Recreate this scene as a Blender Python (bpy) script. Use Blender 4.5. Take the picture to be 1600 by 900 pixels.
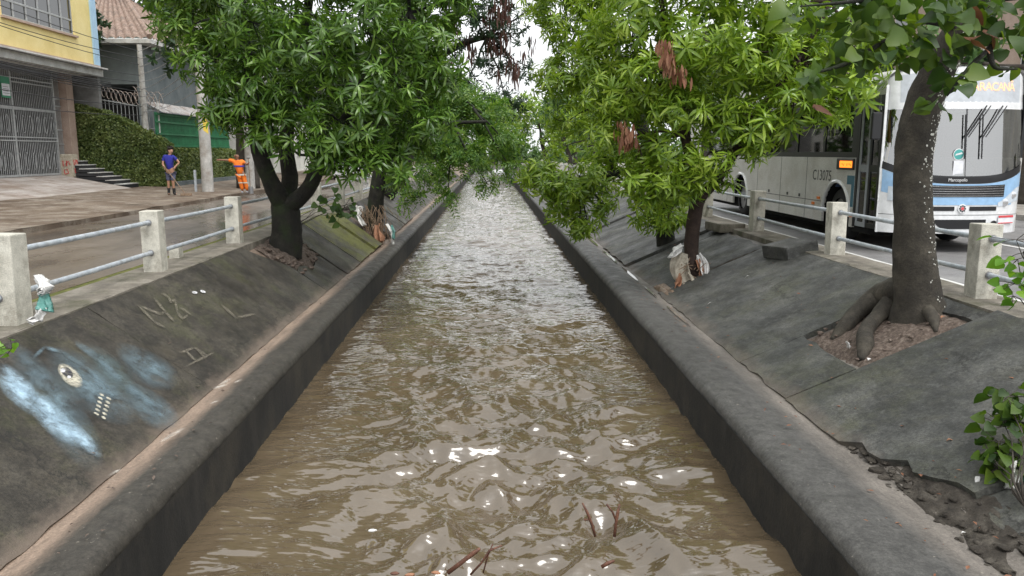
import bpy, bmesh, math, random
import numpy as np
from mathutils import Vector, Matrix, Quaternion
R = math.radians
for o in list(bpy.data.objects): bpy.data.objects.remove(o)
scene = bpy.context.scene
COL = scene.collection
random.seed(7); np.random.seed(7)

# ------------------------------------------------------------------ camera
EYE = 1.65; FPX = 1230.0; VPX, HOR = 765.0, 238.0
PITCH = math.atan((450-HOR)/FPX); YAW = math.atan((800-VPX)*math.cos(PITCH)/FPX)
cam = bpy.data.objects.new('camera', bpy.data.cameras.new('camera')); COL.objects.link(cam)
cam.location = (0, 0, EYE); cam.rotation_euler = (R(90)-PITCH, 0, -YAW)
cam.data.sensor_width = 36; cam.data.lens = 36*FPX/1600; cam.data.clip_end = 3000; cam.data.clip_start = .05
scene.camera = cam
FW = Vector((math.sin(YAW)*math.cos(PITCH), math.cos(YAW)*math.cos(PITCH), -math.sin(PITCH)))
RT = Vector((math.cos(YAW), -math.sin(YAW), 0)); UP = RT.cross(FW)
def ray(px, py): return FW*FPX + RT*(px-800) + UP*(450-py)
def P(px, py, Y):
    d = ray(px, py); return Vector((0, 0, EYE)) + d*(Y/d.y)
def G(px, py, z=0):
    d = ray(px, py); return Vector((0, 0, EYE)) + d*((z-EYE)/d.z)

# ------------------------------------------------------------------ world, sun, exposure
SUN_EL, SUN_AZ = 60, 150      # degrees; azimuth from +Y towards +X
w = bpy.data.worlds.new('World'); scene.world = w; w.use_nodes = True
nt = w.node_tree; nt.nodes.clear()
sky = nt.nodes.new('ShaderNodeTexSky'); sky.sky_type = 'NISHITA'; sky.sun_disc = False
sky.sun_elevation = R(SUN_EL); sky.sun_rotation = R(SUN_AZ); sky.air_density = 1.0; sky.dust_density = 6.0
hs = nt.nodes.new('ShaderNodeHueSaturation'); hs.inputs['Saturation'].default_value = .12
mx = nt.nodes.new('ShaderNodeMix'); mx.data_type = 'RGBA'; mx.inputs['Factor'].default_value = .55
mx.inputs['B'].default_value = (11.5, 11.8, 12.0, 1)
bg = nt.nodes.new('ShaderNodeBackground'); bg.inputs['Strength'].default_value = .135
wo = nt.nodes.new('ShaderNodeOutputWorld')
nt.links.new(sky.outputs[0], hs.inputs['Color']); nt.links.new(hs.outputs[0], mx.inputs['A'])
nt.links.new(mx.outputs['Result'], bg.inputs[0]); nt.links.new(bg.outputs[0], wo.inputs[0])
sun = bpy.data.objects.new('sun', bpy.data.lights.new('sun', 'SUN')); COL.objects.link(sun)
sun.data.energy = 1.1; sun.data.angle = R(30); sun.data.color = (1, .97, .92)
sd = Vector((math.sin(R(SUN_AZ))*math.cos(R(SUN_EL)), math.cos(R(SUN_AZ))*math.cos(R(SUN_EL)), math.sin(R(SUN_EL))))
sun.rotation_euler = (-sd).to_track_quat('-Z', 'Y').to_euler(); sun.location = sd*60
vs = scene.view_settings; vs.view_transform = 'Standard'; vs.look = 'None'; vs.gamma = 1; vs.exposure = .45
vs.use_curve_mapping = False
try:
    scene.cycles.max_bounces = 8; scene.cycles.transparent_max_bounces = 12
except Exception: pass

# ------------------------------------------------------------------ helpers: materials
MATS = {}
def newmat(name):
    m = bpy.data.materials.new(name); m.use_nodes = True; MATS[name] = m
    t = m.node_tree; b = t.nodes['Principled BSDF']
    return m, t, b
def N(t, kind, **kw):
    n = t.nodes.new(kind)
    for k, v in kw.items():
        if k in n.inputs: n.inputs[k].default_value = v
        else: setattr(n, k, v)
    return n
def ramp(t, stops):
    r = t.nodes.new('ShaderNodeValToRGB'); e = r.color_ramp.elements
    e[0].position = stops[0][0]; e[0].color = (*stops[0][1], 1)
    e[1].position = stops[-1][0]; e[1].color = (*stops[-1][1], 1)
    for p, c in stops[1:-1]:
        x = e.new(p); x.color = (*c, 1)
    return r
def mixc(t, fac, a, b, blend='MIX'):
    m = t.nodes.new('ShaderNodeMix'); m.data_type = 'RGBA'; m.blend_type = blend
    for k, v in (('Factor', fac), ('A', a), ('B', b)):
        if hasattr(v, 'is_linked') or hasattr(v, 'links'): t.links.new(v, m.inputs[k] if k != 'Factor' else m.inputs[0])
        else:
            (m.inputs[0] if k == 'Factor' else m.inputs[k]).default_value = v if k == 'Factor' else (*v, 1)
    return m.outputs['Result']
def rng(t, sock, a, b, c=0., d=1.):
    m = t.nodes.new('ShaderNodeMapRange'); m.inputs['From Min'].default_value = a; m.inputs['From Max'].default_value = b
    m.inputs['To Min'].default_value = c; m.inputs['To Max'].default_value = d
    t.links.new(sock, m.inputs['Value']); return m.outputs['Result']
def noise(t, scale, detail=6, rough=.6, stretch=None, seed=0):
    tc = t.nodes.new('ShaderNodeTexCoord'); mp = t.nodes.new('ShaderNodeMapping')
    if stretch: mp.inputs['Scale'].default_value = stretch
    mp.inputs['Location'].default_value = (seed*3.7, seed*1.3, seed*5.1)
    t.links.new(tc.outputs['Object'], mp.inputs[0])
    n = t.nodes.new('ShaderNodeTexNoise'); n.inputs['Scale'].default_value = scale
    n.inputs['Detail'].default_value = detail; n.inputs['Roughness'].default_value = rough
    t.links.new(mp.outputs[0], n.inputs['Vector']); return n.outputs['Fac']
def bumpto(t, b, height, strength, dist=.02):
    bp = t.nodes.new('ShaderNodeBump'); bp.inputs['Strength'].default_value = strength; bp.inputs['Distance'].default_value = dist
    t.links.new(height, bp.inputs['Height']); t.links.new(bp.outputs[0], b.inputs['Normal'])
def surf(name, cols, scale=3, rough=.8, bump=.3, bscale=40, metal=0, stain=None, stretch=None, fine=None, rough2=None, spec=.5, bdist=.01):
    """cols: three colours low/mid/high of a noise; stain=(colour, amount, scale)"""
    m, t, b = newmat(name)
    f = noise(t, scale, 8, .65, stretch)
    r = ramp(t, [(.3, cols[0]), (.5, cols[1]), (.7, cols[2])]); t.links.new(f, r.inputs[0])
    c = r.outputs[0]
    if stain:
        s = noise(t, stain[2], 7, .7, None, 3); c = mixc(t, rng(t, s, .48, .66, 0, stain[1]), c, stain[0])
    g = noise(t, bscale*2.2, 3, .7, None, 5)
    c = mixc(t, 1.0, c, mixc(t, rng(t, g, .3, .7), (.72,)*3, (1.22,)*3), 'MULTIPLY')
    t.links.new(c, b.inputs['Base Color']); b.inputs['Roughness'].default_value = rough; b.inputs['Metallic'].default_value = metal
    b.inputs['Specular IOR Level'].default_value = spec
    if rough2 is not None:
        s = noise(t, scale*.7, 5, .6, stretch, 8); t.links.new(rng(t, s, .4, .62, rough2, rough), b.inputs['Roughness'])
    if bump: bumpto(t, b, noise(t, bscale, 6, .7, None, 2), bump, bdist)
    return m
def plain(name, col, rough=.5, metal=0, emit=0, coat=0):
    m, t, b = newmat(name)
    g = noise(t, 9, 4, .6); c = mixc(t, 1.0, col, mixc(t, rng(t, g, .3, .7), (.86,)*3, (1.08,)*3), 'MULTIPLY')
    t.links.new(c, b.inputs['Base Color']); b.inputs['Roughness'].default_value = rough; b.inputs['Metallic'].default_value = metal
    b.inputs['Coat Weight'].default_value = coat
    if emit:
        b.inputs['Emission Color'].default_value = (*col, 1); b.inputs['Emission Strength'].default_value = emit
    return m
def leafmat(name, cols, rough=.38, trans=.3, spread=1.0):
    m, t, b = newmat(name)
    ge = t.nodes.new('ShaderNodeNewGeometry'); oi = t.nodes.new('ShaderNodeObjectInfo')
    ad = t.nodes.new('ShaderNodeMath'); ad.operation = 'ADD'
    t.links.new(ge.outputs['Random Per Island'], ad.inputs[0]); t.links.new(oi.outputs['Random'], ad.inputs[1])
    fr = t.nodes.new('ShaderNodeMath'); fr.operation = 'FRACT'; t.links.new(ad.outputs[0], fr.inputs[0])
    nn = noise(t, .9, 3, .5)
    mm = t.nodes.new('ShaderNodeMath'); mm.operation = 'MULTIPLY_ADD'; mm.inputs[1].default_value = .55
    t.links.new(fr.outputs[0], mm.inputs[0]); t.links.new(rng(t, nn, .3, .7, 0, .45), mm.inputs[2])
    k = len(cols); r = ramp(t, [(i/(k-1), c) for i, c in enumerate(cols)]); t.links.new(mm.outputs[0], r.inputs[0])
    t.links.new(r.outputs[0], b.inputs['Base Color']); b.inputs['Roughness'].default_value = rough
    tr = t.nodes.new('ShaderNodeBsdfTranslucent')
    t.links.new(mixc(t, 1.0, r.outputs[0], (1.5, 1.5, .7), 'MULTIPLY'), tr.inputs[0])
    ms = t.nodes.new('ShaderNodeMixShader'); ms.inputs[0].default_value = trans
    t.links.new(b.outputs[0], ms.inputs[1]); t.links.new(tr.outputs[0], ms.inputs[2])
    t.links.new(ms.outputs[0], t.nodes['Material Output'].inputs[0]); return m
def glassmat(name, tint, refl=.12):
    m, t, b = newmat(name); t.nodes.remove(b)
    tr = N(t, 'ShaderNodeBsdfTransparent'); tr.inputs[0].default_value = (*tint, 1)
    gl = N(t, 'ShaderNodeBsdfGlossy'); gl.inputs['Roughness'].default_value = .03
    fr = N(t, 'ShaderNodeFresnel'); fr.inputs[0].default_value = 1.5
    ad = t.nodes.new('ShaderNodeMath'); ad.operation = 'ADD'; ad.use_clamp = True; ad.inputs[1].default_value = refl
    t.links.new(fr.outputs[0], ad.inputs[0])
    ms = t.nodes.new('ShaderNodeMixShader'); t.links.new(ad.outputs[0], ms.inputs[0])
    t.links.new(tr.outputs[0], ms.inputs[1]); t.links.new(gl.outputs[0], ms.inputs[2])
    t.links.new(ms.outputs[0], t.nodes['Material Output'].inputs[0]); return m

# ------------------------------------------------------------------ helpers: meshes
OFF = {}
def ensure(o): COL.objects.link(o); return o
def tag(o, label=None, cat=None, group=None, kind=None):
    if label: o['label'] = label
    if cat: o['category'] = cat
    if group: o['group'] = group
    if kind: o['kind'] = kind
    return o
def thing(name, loc, label, cat, group=None, rz=0):
    o = ensure(bpy.data.objects.new(name, None)); o.location = loc; o.rotation_euler = (0, 0, rz); o.empty_display_size = .2
    OFF[o.name] = Vector(loc) if rz == 0 else Vector((0, 0, 0))
    return tag(o, label, cat, group)
class MB:
    def __init__(s): s.v = []; s.f = []
    def add(s, vs, fs):
        k = len(s.v); s.v += [tuple(v) for v in vs]; s.f += [tuple(i+k for i in f) for f in fs]; return s
    def box(s, c, d, rz=0, m=None):
        x, y, z = d[0]/2, d[1]/2, d[2]/2; vs = [Vector((a*x, b*y, e*z)) for a in (-1, 1) for b in (-1, 1) for e in (-1, 1)]
        q = Matrix.Rotation(rz, 3, 'Z') if m is None else m
        vs = [q @ v + Vector(c) for v in vs]
        return s.add(vs, [(0, 1, 3, 2), (4, 6, 7, 5), (0, 4, 5, 1), (2, 3, 7, 6), (0, 2, 6, 4), (1, 5, 7, 3)])
    def span(s, a, b):
        a, b = Vector(a), Vector(b); return s.box((a+b)/2, [abs(x) for x in (b-a)])
    def tube(s, pts, rad, n=8, cap=True, jit=0, flat=1):
        pts = [Vector(p) for p in pts]; k = len(pts)
        if not hasattr(rad, '__len__'): rad = [rad]*k
        vs = []; prev = None
        for i, p in enumerate(pts):
            d = (pts[min(i+1, k-1)]-pts[max(i-1, 0)]).normalized()
            if prev is None: u = d.cross(Vector((0, 0, 1)) if abs(d.z) < .9 else Vector((0, 1, 0))).normalized()
            else: u = (prev - d*prev.dot(d)).normalized()
            prev = u; v = d.cross(u)
            for j in range(n):
                a = 2*math.pi*j/n; r = rad[i]*(1+(random.random()-.5)*jit)
                vs.append(p + u*math.cos(a)*r + v*math.sin(a)*r*flat)
        fs = [(i*n+j, i*n+(j+1) % n, (i+1)*n+(j+1) % n, (i+1)*n+j) for i in range(k-1) for j in range(n)]
        if cap: fs += [tuple(range(n-1, -1, -1)), tuple((k-1)*n+j for j in range(n))]
        return s.add(vs, fs)
    def grid(s, fn, nu, nv):
        vs = [fn(i/(nu-1), j/(nv-1)) for i in range(nu) for j in range(nv)]
        return s.add(vs, [(i*nv+j, (i+1)*nv+j, (i+1)*nv+j+1, i*nv+j+1) for i in range(nu-1) for j in range(nv-1)])
    def prism(s, poly, axis, a, b):
        """poly: 2-D outline; axis: 'x','y','z' extruded from a to b"""
        def pt(p, h): return {'x': (h, p[0], p[1]), 'y': (p[0], h, p[1]), 'z': (p[0], p[1], h)}[axis]
        n = len(poly); vs = [pt(p, a) for p in poly]+[pt(p, b) for p in poly]
        return s.add(vs, [tuple(range(n)), tuple(range(2*n-1, n-1, -1))]+[(i, (i+1) % n, n+(i+1) % n, n+i) for i in range(n)])
    def build(s, name, m, parent=None, smooth=False, bevel=0, kind=None, label=None, recalc=True):
        me = bpy.data.meshes.new(name)
        off = Vector((0, 0, 0))
        if parent is not None: off = OFF.get(parent.name, off)
        me.from_pydata([tuple(Vector(v)-off) for v in s.v], [], s.f)
        if recalc or bevel:
            bm = bmesh.new(); bm.from_mesh(me)
            if bevel:
                bmesh.ops.bevel(bm, geom=[e for e in bm.edges if len(e.link_faces) == 2 and e.calc_face_angle(0) > .6], offset=bevel, segments=2, affect='EDGES', profile=.6)
            if recalc: bmesh.ops.recalc_face_normals(bm, faces=bm.faces)
            bm.to_mesh(me); bm.free()
        if smooth:
            me.polygons.foreach_set('use_smooth', [True]*len(me.polygons))
            if smooth != 'all': me.set_sharp_from_angle(angle=R(40))
        me.materials.append(MATS[m] if isinstance(m, str) else m)
        o = ensure(bpy.data.objects.new(name, me))
        if parent is not None: o.parent = parent; OFF[o.name] = off
        if kind: o['kind'] = kind
        if label: o['label'] = label
        return o
def npmesh(name, V, F, m, parent=None, smooth=False):
    """V (n,3), F (k,3|4) numpy -> object"""
    off = np.array(OFF.get(parent.name, (0, 0, 0))) if parent is not None else np.zeros(3)
    me = bpy.data.meshes.new(name); n, k = F.shape
    me.vertices.add(len(V)); me.vertices.foreach_set('co', (V-off).astype(np.float32).ravel())
    me.loops.add(n*k); me.loops.foreach_set('vertex_index', F.astype(np.int32).ravel())
    me.polygons.add(n); me.polygons.foreach_set('loop_start', np.arange(0, n*k, k, dtype=np.int32))
    me.update(calc_edges=True)
    if smooth: me.polygons.foreach_set('use_smooth', np.ones(n, bool))
    me.materials.append(MATS[m]); o = ensure(bpy.data.objects.new(name, me))
    if parent is not None: o.parent = parent; OFF[o.name] = Vector(off)
    return o
def vnoise(x, y, seed=0.):
    xi, yi = np.floor(x), np.floor(y); fx, fy = x-xi, y-yi; fx = fx*fx*(3-2*fx); fy = fy*fy*(3-2*fy)
    h = lambda a, b: np.modf(np.abs(np.sin(a*127.1+b*311.7+seed*74.7)*43758.5453))[0]
    return (h(xi, yi)*(1-fx)+h(xi+1, yi)*fx)*(1-fy)+(h(xi, yi+1)*(1-fx)+h(xi+1, yi+1)*fx)*fy
def fbm(x, y, seed=0., o=4):
    r = 0*x; a = .5
    for i in range(o): r = r+a*(vnoise(x, y, seed+i)-.5); x = x*2.03; y = y*2.03; a *= .5
    return r
def sn(x, y, seed=0): return float(fbm(np.array(float(x)), np.array(float(y)), seed))
def text(body, size, m, parent, mat4, name='lettering', extrude=.002, align='CENTER'):
    cu = bpy.data.curves.new('tmp', 'FONT'); cu.body = body; cu.size = size; cu.extrude = extrude; cu.align_x = align; cu.align_y = 'CENTER'
    cu.resolution_u = 3
    t = ensure(bpy.data.objects.new('tmp', cu)); dg = bpy.context.evaluated_depsgraph_get(); dg.update()
    me = bpy.data.meshes.new_from_object(t.evaluated_get(dg)); bpy.data.objects.remove(t); bpy.data.curves.remove(cu)
    me.transform(mat4); me.materials.clear(); me.materials.append(MATS[m])
    o = ensure(bpy.data.objects.new(name, me)); o.parent = parent; return o
def skin(name, joints, edges, m, parent, levels=1):
    """joints: list of (x,y,z,r)"""
    me = bpy.data.meshes.new(name); me.from_pydata([j[:3] for j in joints], edges, [])
    o = ensure(bpy.data.objects.new(name, me)); md = o.modifiers.new('s', 'SKIN'); md.use_smooth_shade = True
    for i, j in enumerate(joints):
        sv = me.skin_vertices[0].data[i]; sv.radius = (j[3], j[3] if len(j) < 5 else j[4]); sv.use_root = (i == 0)
    sb = o.modifiers.new('u', 'SUBSURF'); sb.levels = levels; sb.render_levels = levels
    dg = bpy.context.evaluated_depsgraph_get(); dg.update()
    nm = bpy.data.meshes.new_from_object(o.evaluated_get(dg)); o.modifiers.clear(); o.data = nm; nm.name = name
    nm.materials.clear(); nm.materials.append(MATS[m]); o.parent = parent; return o

# ------------------------------------------------------------------ materials
leafmat('leaf_mango_dark', [(.018, .05, .010), (.052, .115, .016), (.12, .225, .032), (.25, .37, .08)], .27, .24)
leafmat('leaf_mango_light', [(.055, .11, .014), (.14, .24, .024), (.26, .38, .04), (.42, .52, .10)], .28, .33)
leafmat('leaf_pinnate', [(.03, .085, .02), (.075, .17, .03), (.15, .26, .045), (.26, .33, .07)], .42, .38)
leafmat('leaf_far', [(.02, .055, .02), (.05, .11, .03), (.10, .18, .05), (.17, .24, .08)], .5, .3)
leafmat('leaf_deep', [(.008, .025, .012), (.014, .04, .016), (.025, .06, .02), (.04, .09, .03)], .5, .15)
leafmat('leaf_heart', [(.012, .034, .010), (.034, .075, .012), (.085, .15, .016), (.19, .25, .03)], .48, .42)
leafmat('leaf_hedge', [(.035, .06, .018), (.085, .13, .035), (.16, .20, .06), (.26, .29, .11)], .5, .2)
leafmat('leaf_bright', [(.05, .13, .015), (.10, .24, .02), (.16, .33, .03), (.25, .42, .05)], .4, .35)
leafmat('leaf_dead', [(.10, .035, .02), (.17, .065, .035), (.24, .11, .06), (.3, .17, .1)], .7, .15)
leafmat('pod_brown', [(.035, .014, .01), (.06, .022, .014), (.09, .035, .022)], .7, .15)
surf('bark_black', [(.006, .006, .005), (.013, .012, .009), (.03, .028, .02)], 5, .85, .9, 22, stain=((.02, .035, .008), .8, 2.2), bdist=.03)
surf('bark_brown', [(.02, .012, .009), (.04, .024, .018), (.07, .045, .035)], 6, .85, .8, 30, bdist=.02)
surf('bark_lichen', [(.018, .015, .012), (.042, .036, .027), (.085, .074, .056)], 4, .85, .8, 24, bdist=.02)
surf('bark_far', [(.025, .02, .016), (.05, .042, .034), (.09, .08, .065)], 4, .9, .5, 20)
surf('mud', [(.13, .085, .055), (.21, .145, .10), (.31, .23, .17)], 4, .75, .6, 18, rough2=.3, bdist=.02)
surf('soil', [(.026, .021, .016), (.056, .047, .037), (.12, .105, .085)], 9, .95, 1., 30, bdist=.04)
surf('litter', [(.055, .04, .03), (.135, .10, .08), (.28, .23, .19)], 22, .95, 1., 45, bdist=.03)
surf('wall_wet', [(.005, .005, .0045), (.011, .0105, .0095), (.024, .022, .019)], 2.6, .8, .6, 25, stain=((.045, .038, .027), .6, 1.1), stretch=(1, 1.6, .3))
surf('post_white', [(.38, .37, .32), (.55, .53, .46), (.66, .64, .56)], 5, .85, .5, 40, stain=((.22, .2, .16), .65, 4), bdist=.006)
surf('rail_paint', [(.30, .34, .38), (.42, .46, .50), (.50, .54, .57)], 8, .42, .15, 60, stain=((.2, .19, .17), .5, 9))
surf('ledge', [(.10, .09, .075), (.19, .17, .14), (.30, .275, .235)], 2.5, .9, .6, 30, stain=((.06, .062, .03), .7, 1.6), bdist=.012)
surf('moss', [(.05, .06, .01), (.11, .12, .02), (.2, .19, .06)], 6, .95, .9, 60, bdist=.02)
surf('road_wet', [(.075, .057, .043), (.125, .098, .076), (.19, .155, .125)], .55, .55, .12, 30, stretch=(1, .45, 1), rough2=.12)
surf('asphalt', [(.14, .135, .135), (.2, .195, .195), (.27, .265, .26)], 1.2, .7, .35, 90, rough2=.4)
surf('pave_mud', [(.075, .05, .033), (.135, .097, .068), (.23, .185, .14)], .7, .9, .8, 14, stain=((.34, .30, .25), .75, 1.4), bdist=.03)
surf('pave_far', [(.22, .2, .18), (.32, .3, .27), (.45, .42, .39)], 1.2, .9, .5, 20, stain=((.18, .12, .08), .6, .9))
surf('ramp', [(.24, .21, .18), (.36, .32, .29), (.5, .46, .43)], 1.1, .9, .5, 25, stretch=(2.6, .35, 1), stain=((.2, .14, .1), .7, .8))
surf('wall_yellow', [(.68, .55, .22), (.76, .63, .28), (.82, .70, .35)], .8, .85, .1, 60)
surf('trim_blue', [(.30, .47, .62), (.36, .54, .70), (.42, .60, .74)], 2, .7, .1, 40)
surf('trim_white', [(.42, .42, .40), (.56, .56, .54), (.68, .68, .66)], 2, .8, .2, 40, stain=((.25, .2, .16), .5, 2))
surf('grille_paint', [(.28, .29, .29), (.36, .37, .37), (.44, .45, .45)], 6, .5, .1, 40)
plain('garage_dark', (.03, .03, .032), .9)
surf('wall_pink', [(.36, .26, .21), (.44, .33, .27), (.5, .39, .33)], 2, .85, .2, 40)
surf('wall_grey', [(.13, .13, .125), (.19, .19, .185), (.26, .26, .255)], 1.3, .9, .2, 30, stain=((.09, .085, .08), .6, 1))
surf('wall_slate', [(.09, .105, .11), (.13, .15, .155), (.17, .19, .195)], 1.0, .9, .2, 30)
surf('wall_pale', [(.42, .41, .38), (.55, .54, .50), (.65, .64, .6)], .6, .9, .2, 30)
surf('stone_pillar', [(.3, .26, .2), (.45, .4, .31), (.58, .54, .45)], 12, .9, .8, 25)
plain('red_paint', (.5, .06, .06), .7)
surf('roof_tile', [(.16, .10, .075), (.27, .19, .15), (.40, .32, .27)], 7, .9, .4, 30, stain=((.08, .07, .06), .6, 2))
surf('green_steel', [(.012, .11, .045), (.02, .16, .065), (.03, .21, .09)], 2, .5, .15, 30)
surf('zinc', [(.2, .19, .18), (.34, .33, .32), (.48, .47, .46)], 4, .55, .2, 30, metal=.3, stain=((.2, .1, .05), .6, 3))
surf('wire_rust', [(.22, .12, .08), (.36, .3, .26), (.5, .48, .46)], 9, .6, .1, 40)
surf('pole_concrete', [(.33, .33, .31), (.46, .45, .43), (.58, .57, .54)], 4, .85, .3, 40, stain=((.22, .18, .14), .6, 2))
plain('yellow_paint', (.75, .55, .08), .7)
plain('cable', (.025, .025, .028), .7)
plain('cable_pale', (.32, .32, .33), .7)
plain('rubber', (.018, .018, .019), .8)
plain('steel_grey', (.3, .3, .31), .45, .6)
surf('bus_white', [(.52, .51, .49), (.62, .61, .59), (.68, .67, .65)], 1.5, .4, .03, 20, stain=((.42, .39, .34), .55, 1.2), rough2=.28)
plain('bus_white_clean', (.78, .79, .80), .25, coat=.6)
plain('bus_blue', (.30, .50, .74), .3, coat=.6)
plain('bus_teal', (.055, .17, .24), .5)
plain('bus_black', (.012, .012, .014), .35)
plain('bus_under', (.006, .006, .006), .95)
plain('bus_inner', (.32, .34, .36), .7)
plain('seat_blue', (.06, .10, .2), .8)
plain('bus_yellow', (.8, .42, .02), .4)
plain('chrome', (.75, .76, .78), .15, 1)
plain('lens_clear', (.6, .66, .72), .1, coat=1)
plain('letter_grey', (.06, .06, .065), .6)
plain('letter_white', (.75, .75, .76), .4)
plain('amber', (.85, .22, .02), .4)
plain('led_orange', (1.0, .22, .02), .5, emit=1.6)
plain('led_pale', (1.0, .42, .22), .5, emit=.9)
plain('sign_panel', (.5, .53, .57), .3, coat=.5)
plain('sticker_teal', (.08, .38, .36), .5)
plain('paper', (.75, .76, .8), .8)
plain('plate_red', (.65, .07, .08), .5)
plain('sign_green', (.05, .25, .14), .6)
plain('line_white', (.62, .62, .6), .7)
glassmat('glass_side', (.30, .33, .33), .05)
glassmat('glass_front', (.66, .72, .74), .34)
glassmat('glass_home', (.10, .14, .16), .12)
plain('curtain', (.38, .40, .42), .9)
plain('skin_tan', (.42, .23, .15), .6)
plain('skin_dark', (.26, .13, .08), .6)
plain('hair_black', (.012, .010, .009), .6)
plain('shirt_blue', (.02, .025, .26), .85)
plain('shorts_grey', (.11, .12, .2), .9)
plain('boot_black', (.015, .015, .016), .6)
plain('uniform_orange', (.85, .20, .02), .8)
plain('uniform_stripe', (.6, .57, .5), .5)
plain('belt_blue', (.05, .05, .35), .7)
plain('shoe_grey', (.25, .27, .3), .8)
surf('wood_stick', [(.12, .08, .05), (.22, .15, .1), (.32, .24, .17)], 14, .8, .3, 60)
surf('drift_red', [(.05, .02, .012), (.12, .05, .03), (.22, .10, .06)], 18, .6, .5, 60)
surf('cloth_beige', [(.26, .23, .18), (.40, .36, .29), (.54, .5, .42)], 9, .85, .4, 40)
surf('plastic_white', [(.55, .54, .52), (.68, .67, .65), (.78, .78, .77)], 9, .4, .3, 40)
surf('plastic_teal', [(.05, .18, .15), (.10, .27, .24), (.2, .38, .35)], 9, .4, .2, 40)
plain('plastic_orange', (.33, .16, .09), .7)
plain('car_white', (.68, .69, .7), .25, coat=.7)
plain('car_grey', (.2, .22, .25), .25, coat=.7)
plain('car_glass', (.02, .025, .03), .06, coat=.5)

def slabmat(name, cols, warm, moss, silt, mossr=(.5, .7)):
    m, t, b = newmat(name)
    f = noise(t, 1.4, 10, .72); r = ramp(t, [(.38, cols[0]), (.5, cols[1]), (.63, cols[2])]); t.links.new(f, r.inputs[0])
    c = mixc(t, rng(t, noise(t, 2.4, 8, .7, None, 4), .5, .68, 0, .6), r.outputs[0], warm)
    c = mixc(t, rng(t, noise(t, .8, 9, .75, None, 6), mossr[0], mossr[1], 0, moss), c, (.075, .08, .03) if moss < .9 else (.11, .115, .02))
    c = mixc(t, 1., c, mixc(t, rng(t, noise(t, 38, 6, .85, None, 9), .36, .64), (.45,)*3, (1.6,)*3), 'MULTIPLY')
    sp = noise(t, 160, 2, .5, None, 12); c = mixc(t, rng(t, sp, .68, .76, 0, .35), c, (.28, .27, .24))
    c = mixc(t, rng(t, noise(t, 4.5, 10, .82, (1, .5, 1), 21), .51, .58, 0, .6), c, tuple(x*.4 for x in cols[1]))
    c = mixc(t, rng(t, noise(t, 9, 10, .85, None, 23), .53, .62, 0, .55), c, tuple(x*2.3 for x in cols[1]))
    tv = t.nodes.new('ShaderNodeTexCoord'); nz = t.nodes.new('ShaderNodeTexNoise'); nz.inputs['Scale'].default_value = 2.2; nz.inputs['Detail'].default_value = 8; nz.inputs['Roughness'].default_value = .7
    t.links.new(tv.outputs['Object'], nz.inputs['Vector']); va = N(t, 'ShaderNodeVectorMath', operation='MULTIPLY_ADD'); va.inputs[1].default_value = (.9, .9, .9)
    t.links.new(nz.outputs['Color'], va.inputs[0]); t.links.new(tv.outputs['Object'], va.inputs[2])
    vo = t.nodes.new('ShaderNodeTexVoronoi'); vo.feature = 'DISTANCE_TO_EDGE'; vo.inputs['Scale'].default_value = .42; t.links.new(va.outputs[0], vo.inputs['Vector'])
    ck = t.nodes.new('ShaderNodeMath'); ck.operation = 'MULTIPLY'; t.links.new(rng(t, vo.outputs['Distance'], .008, .002), ck.inputs[0]); t.links.new(rng(t, noise(t, .7, 2, .5, None, 41), .47, .55, 0, .85), ck.inputs[1])
    c = mixc(t, ck.outputs[0], c, (.012, .011, .009))
    tc = t.nodes.new('ShaderNodeTexCoord'); sx_ = t.nodes.new('ShaderNodeSeparateXYZ'); t.links.new(tc.outputs['Object'], sx_.inputs[0])
    q = t.nodes.new('ShaderNodeMath'); q.operation = 'MULTIPLY_ADD'; q.inputs[1].default_value = .34; t.links.new(noise(t, 2.6, 9, .75, (1, .5, 1), 31), q.inputs[0]); t.links.new(sx_.outputs['Z'], q.inputs[2])
    c = mixc(t, rng(t, q.outputs[0], -.70, -.80, 0, silt), c, (.20, .155, .122))
    t.links.new(c, b.inputs['Base Color'])
    t.links.new(rng(t, noise(t, 1.7, 6, .6, None, 7), .35, .65, .5, .85), b.inputs['Roughness'])
    bumpto(t, b, noise(t, 55, 7, .75, None, 2), .55, .012); return m
slabmat('slab_left', [(.018, .015, .011), (.036, .031, .024), (.066, .058, .045)], (.06, .05, .034), .6, .6)
slabmat('slab_moss', [(.03, .028, .018), (.06, .056, .04), (.10, .09, .07)], (.09, .08, .03), .95, .3, (.42, .52))
slabmat('slab_right', [(.026, .027, .025), (.048, .049, .046), (.09, .09, .083)], (.065, .063, .048), .4, .3)
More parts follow.
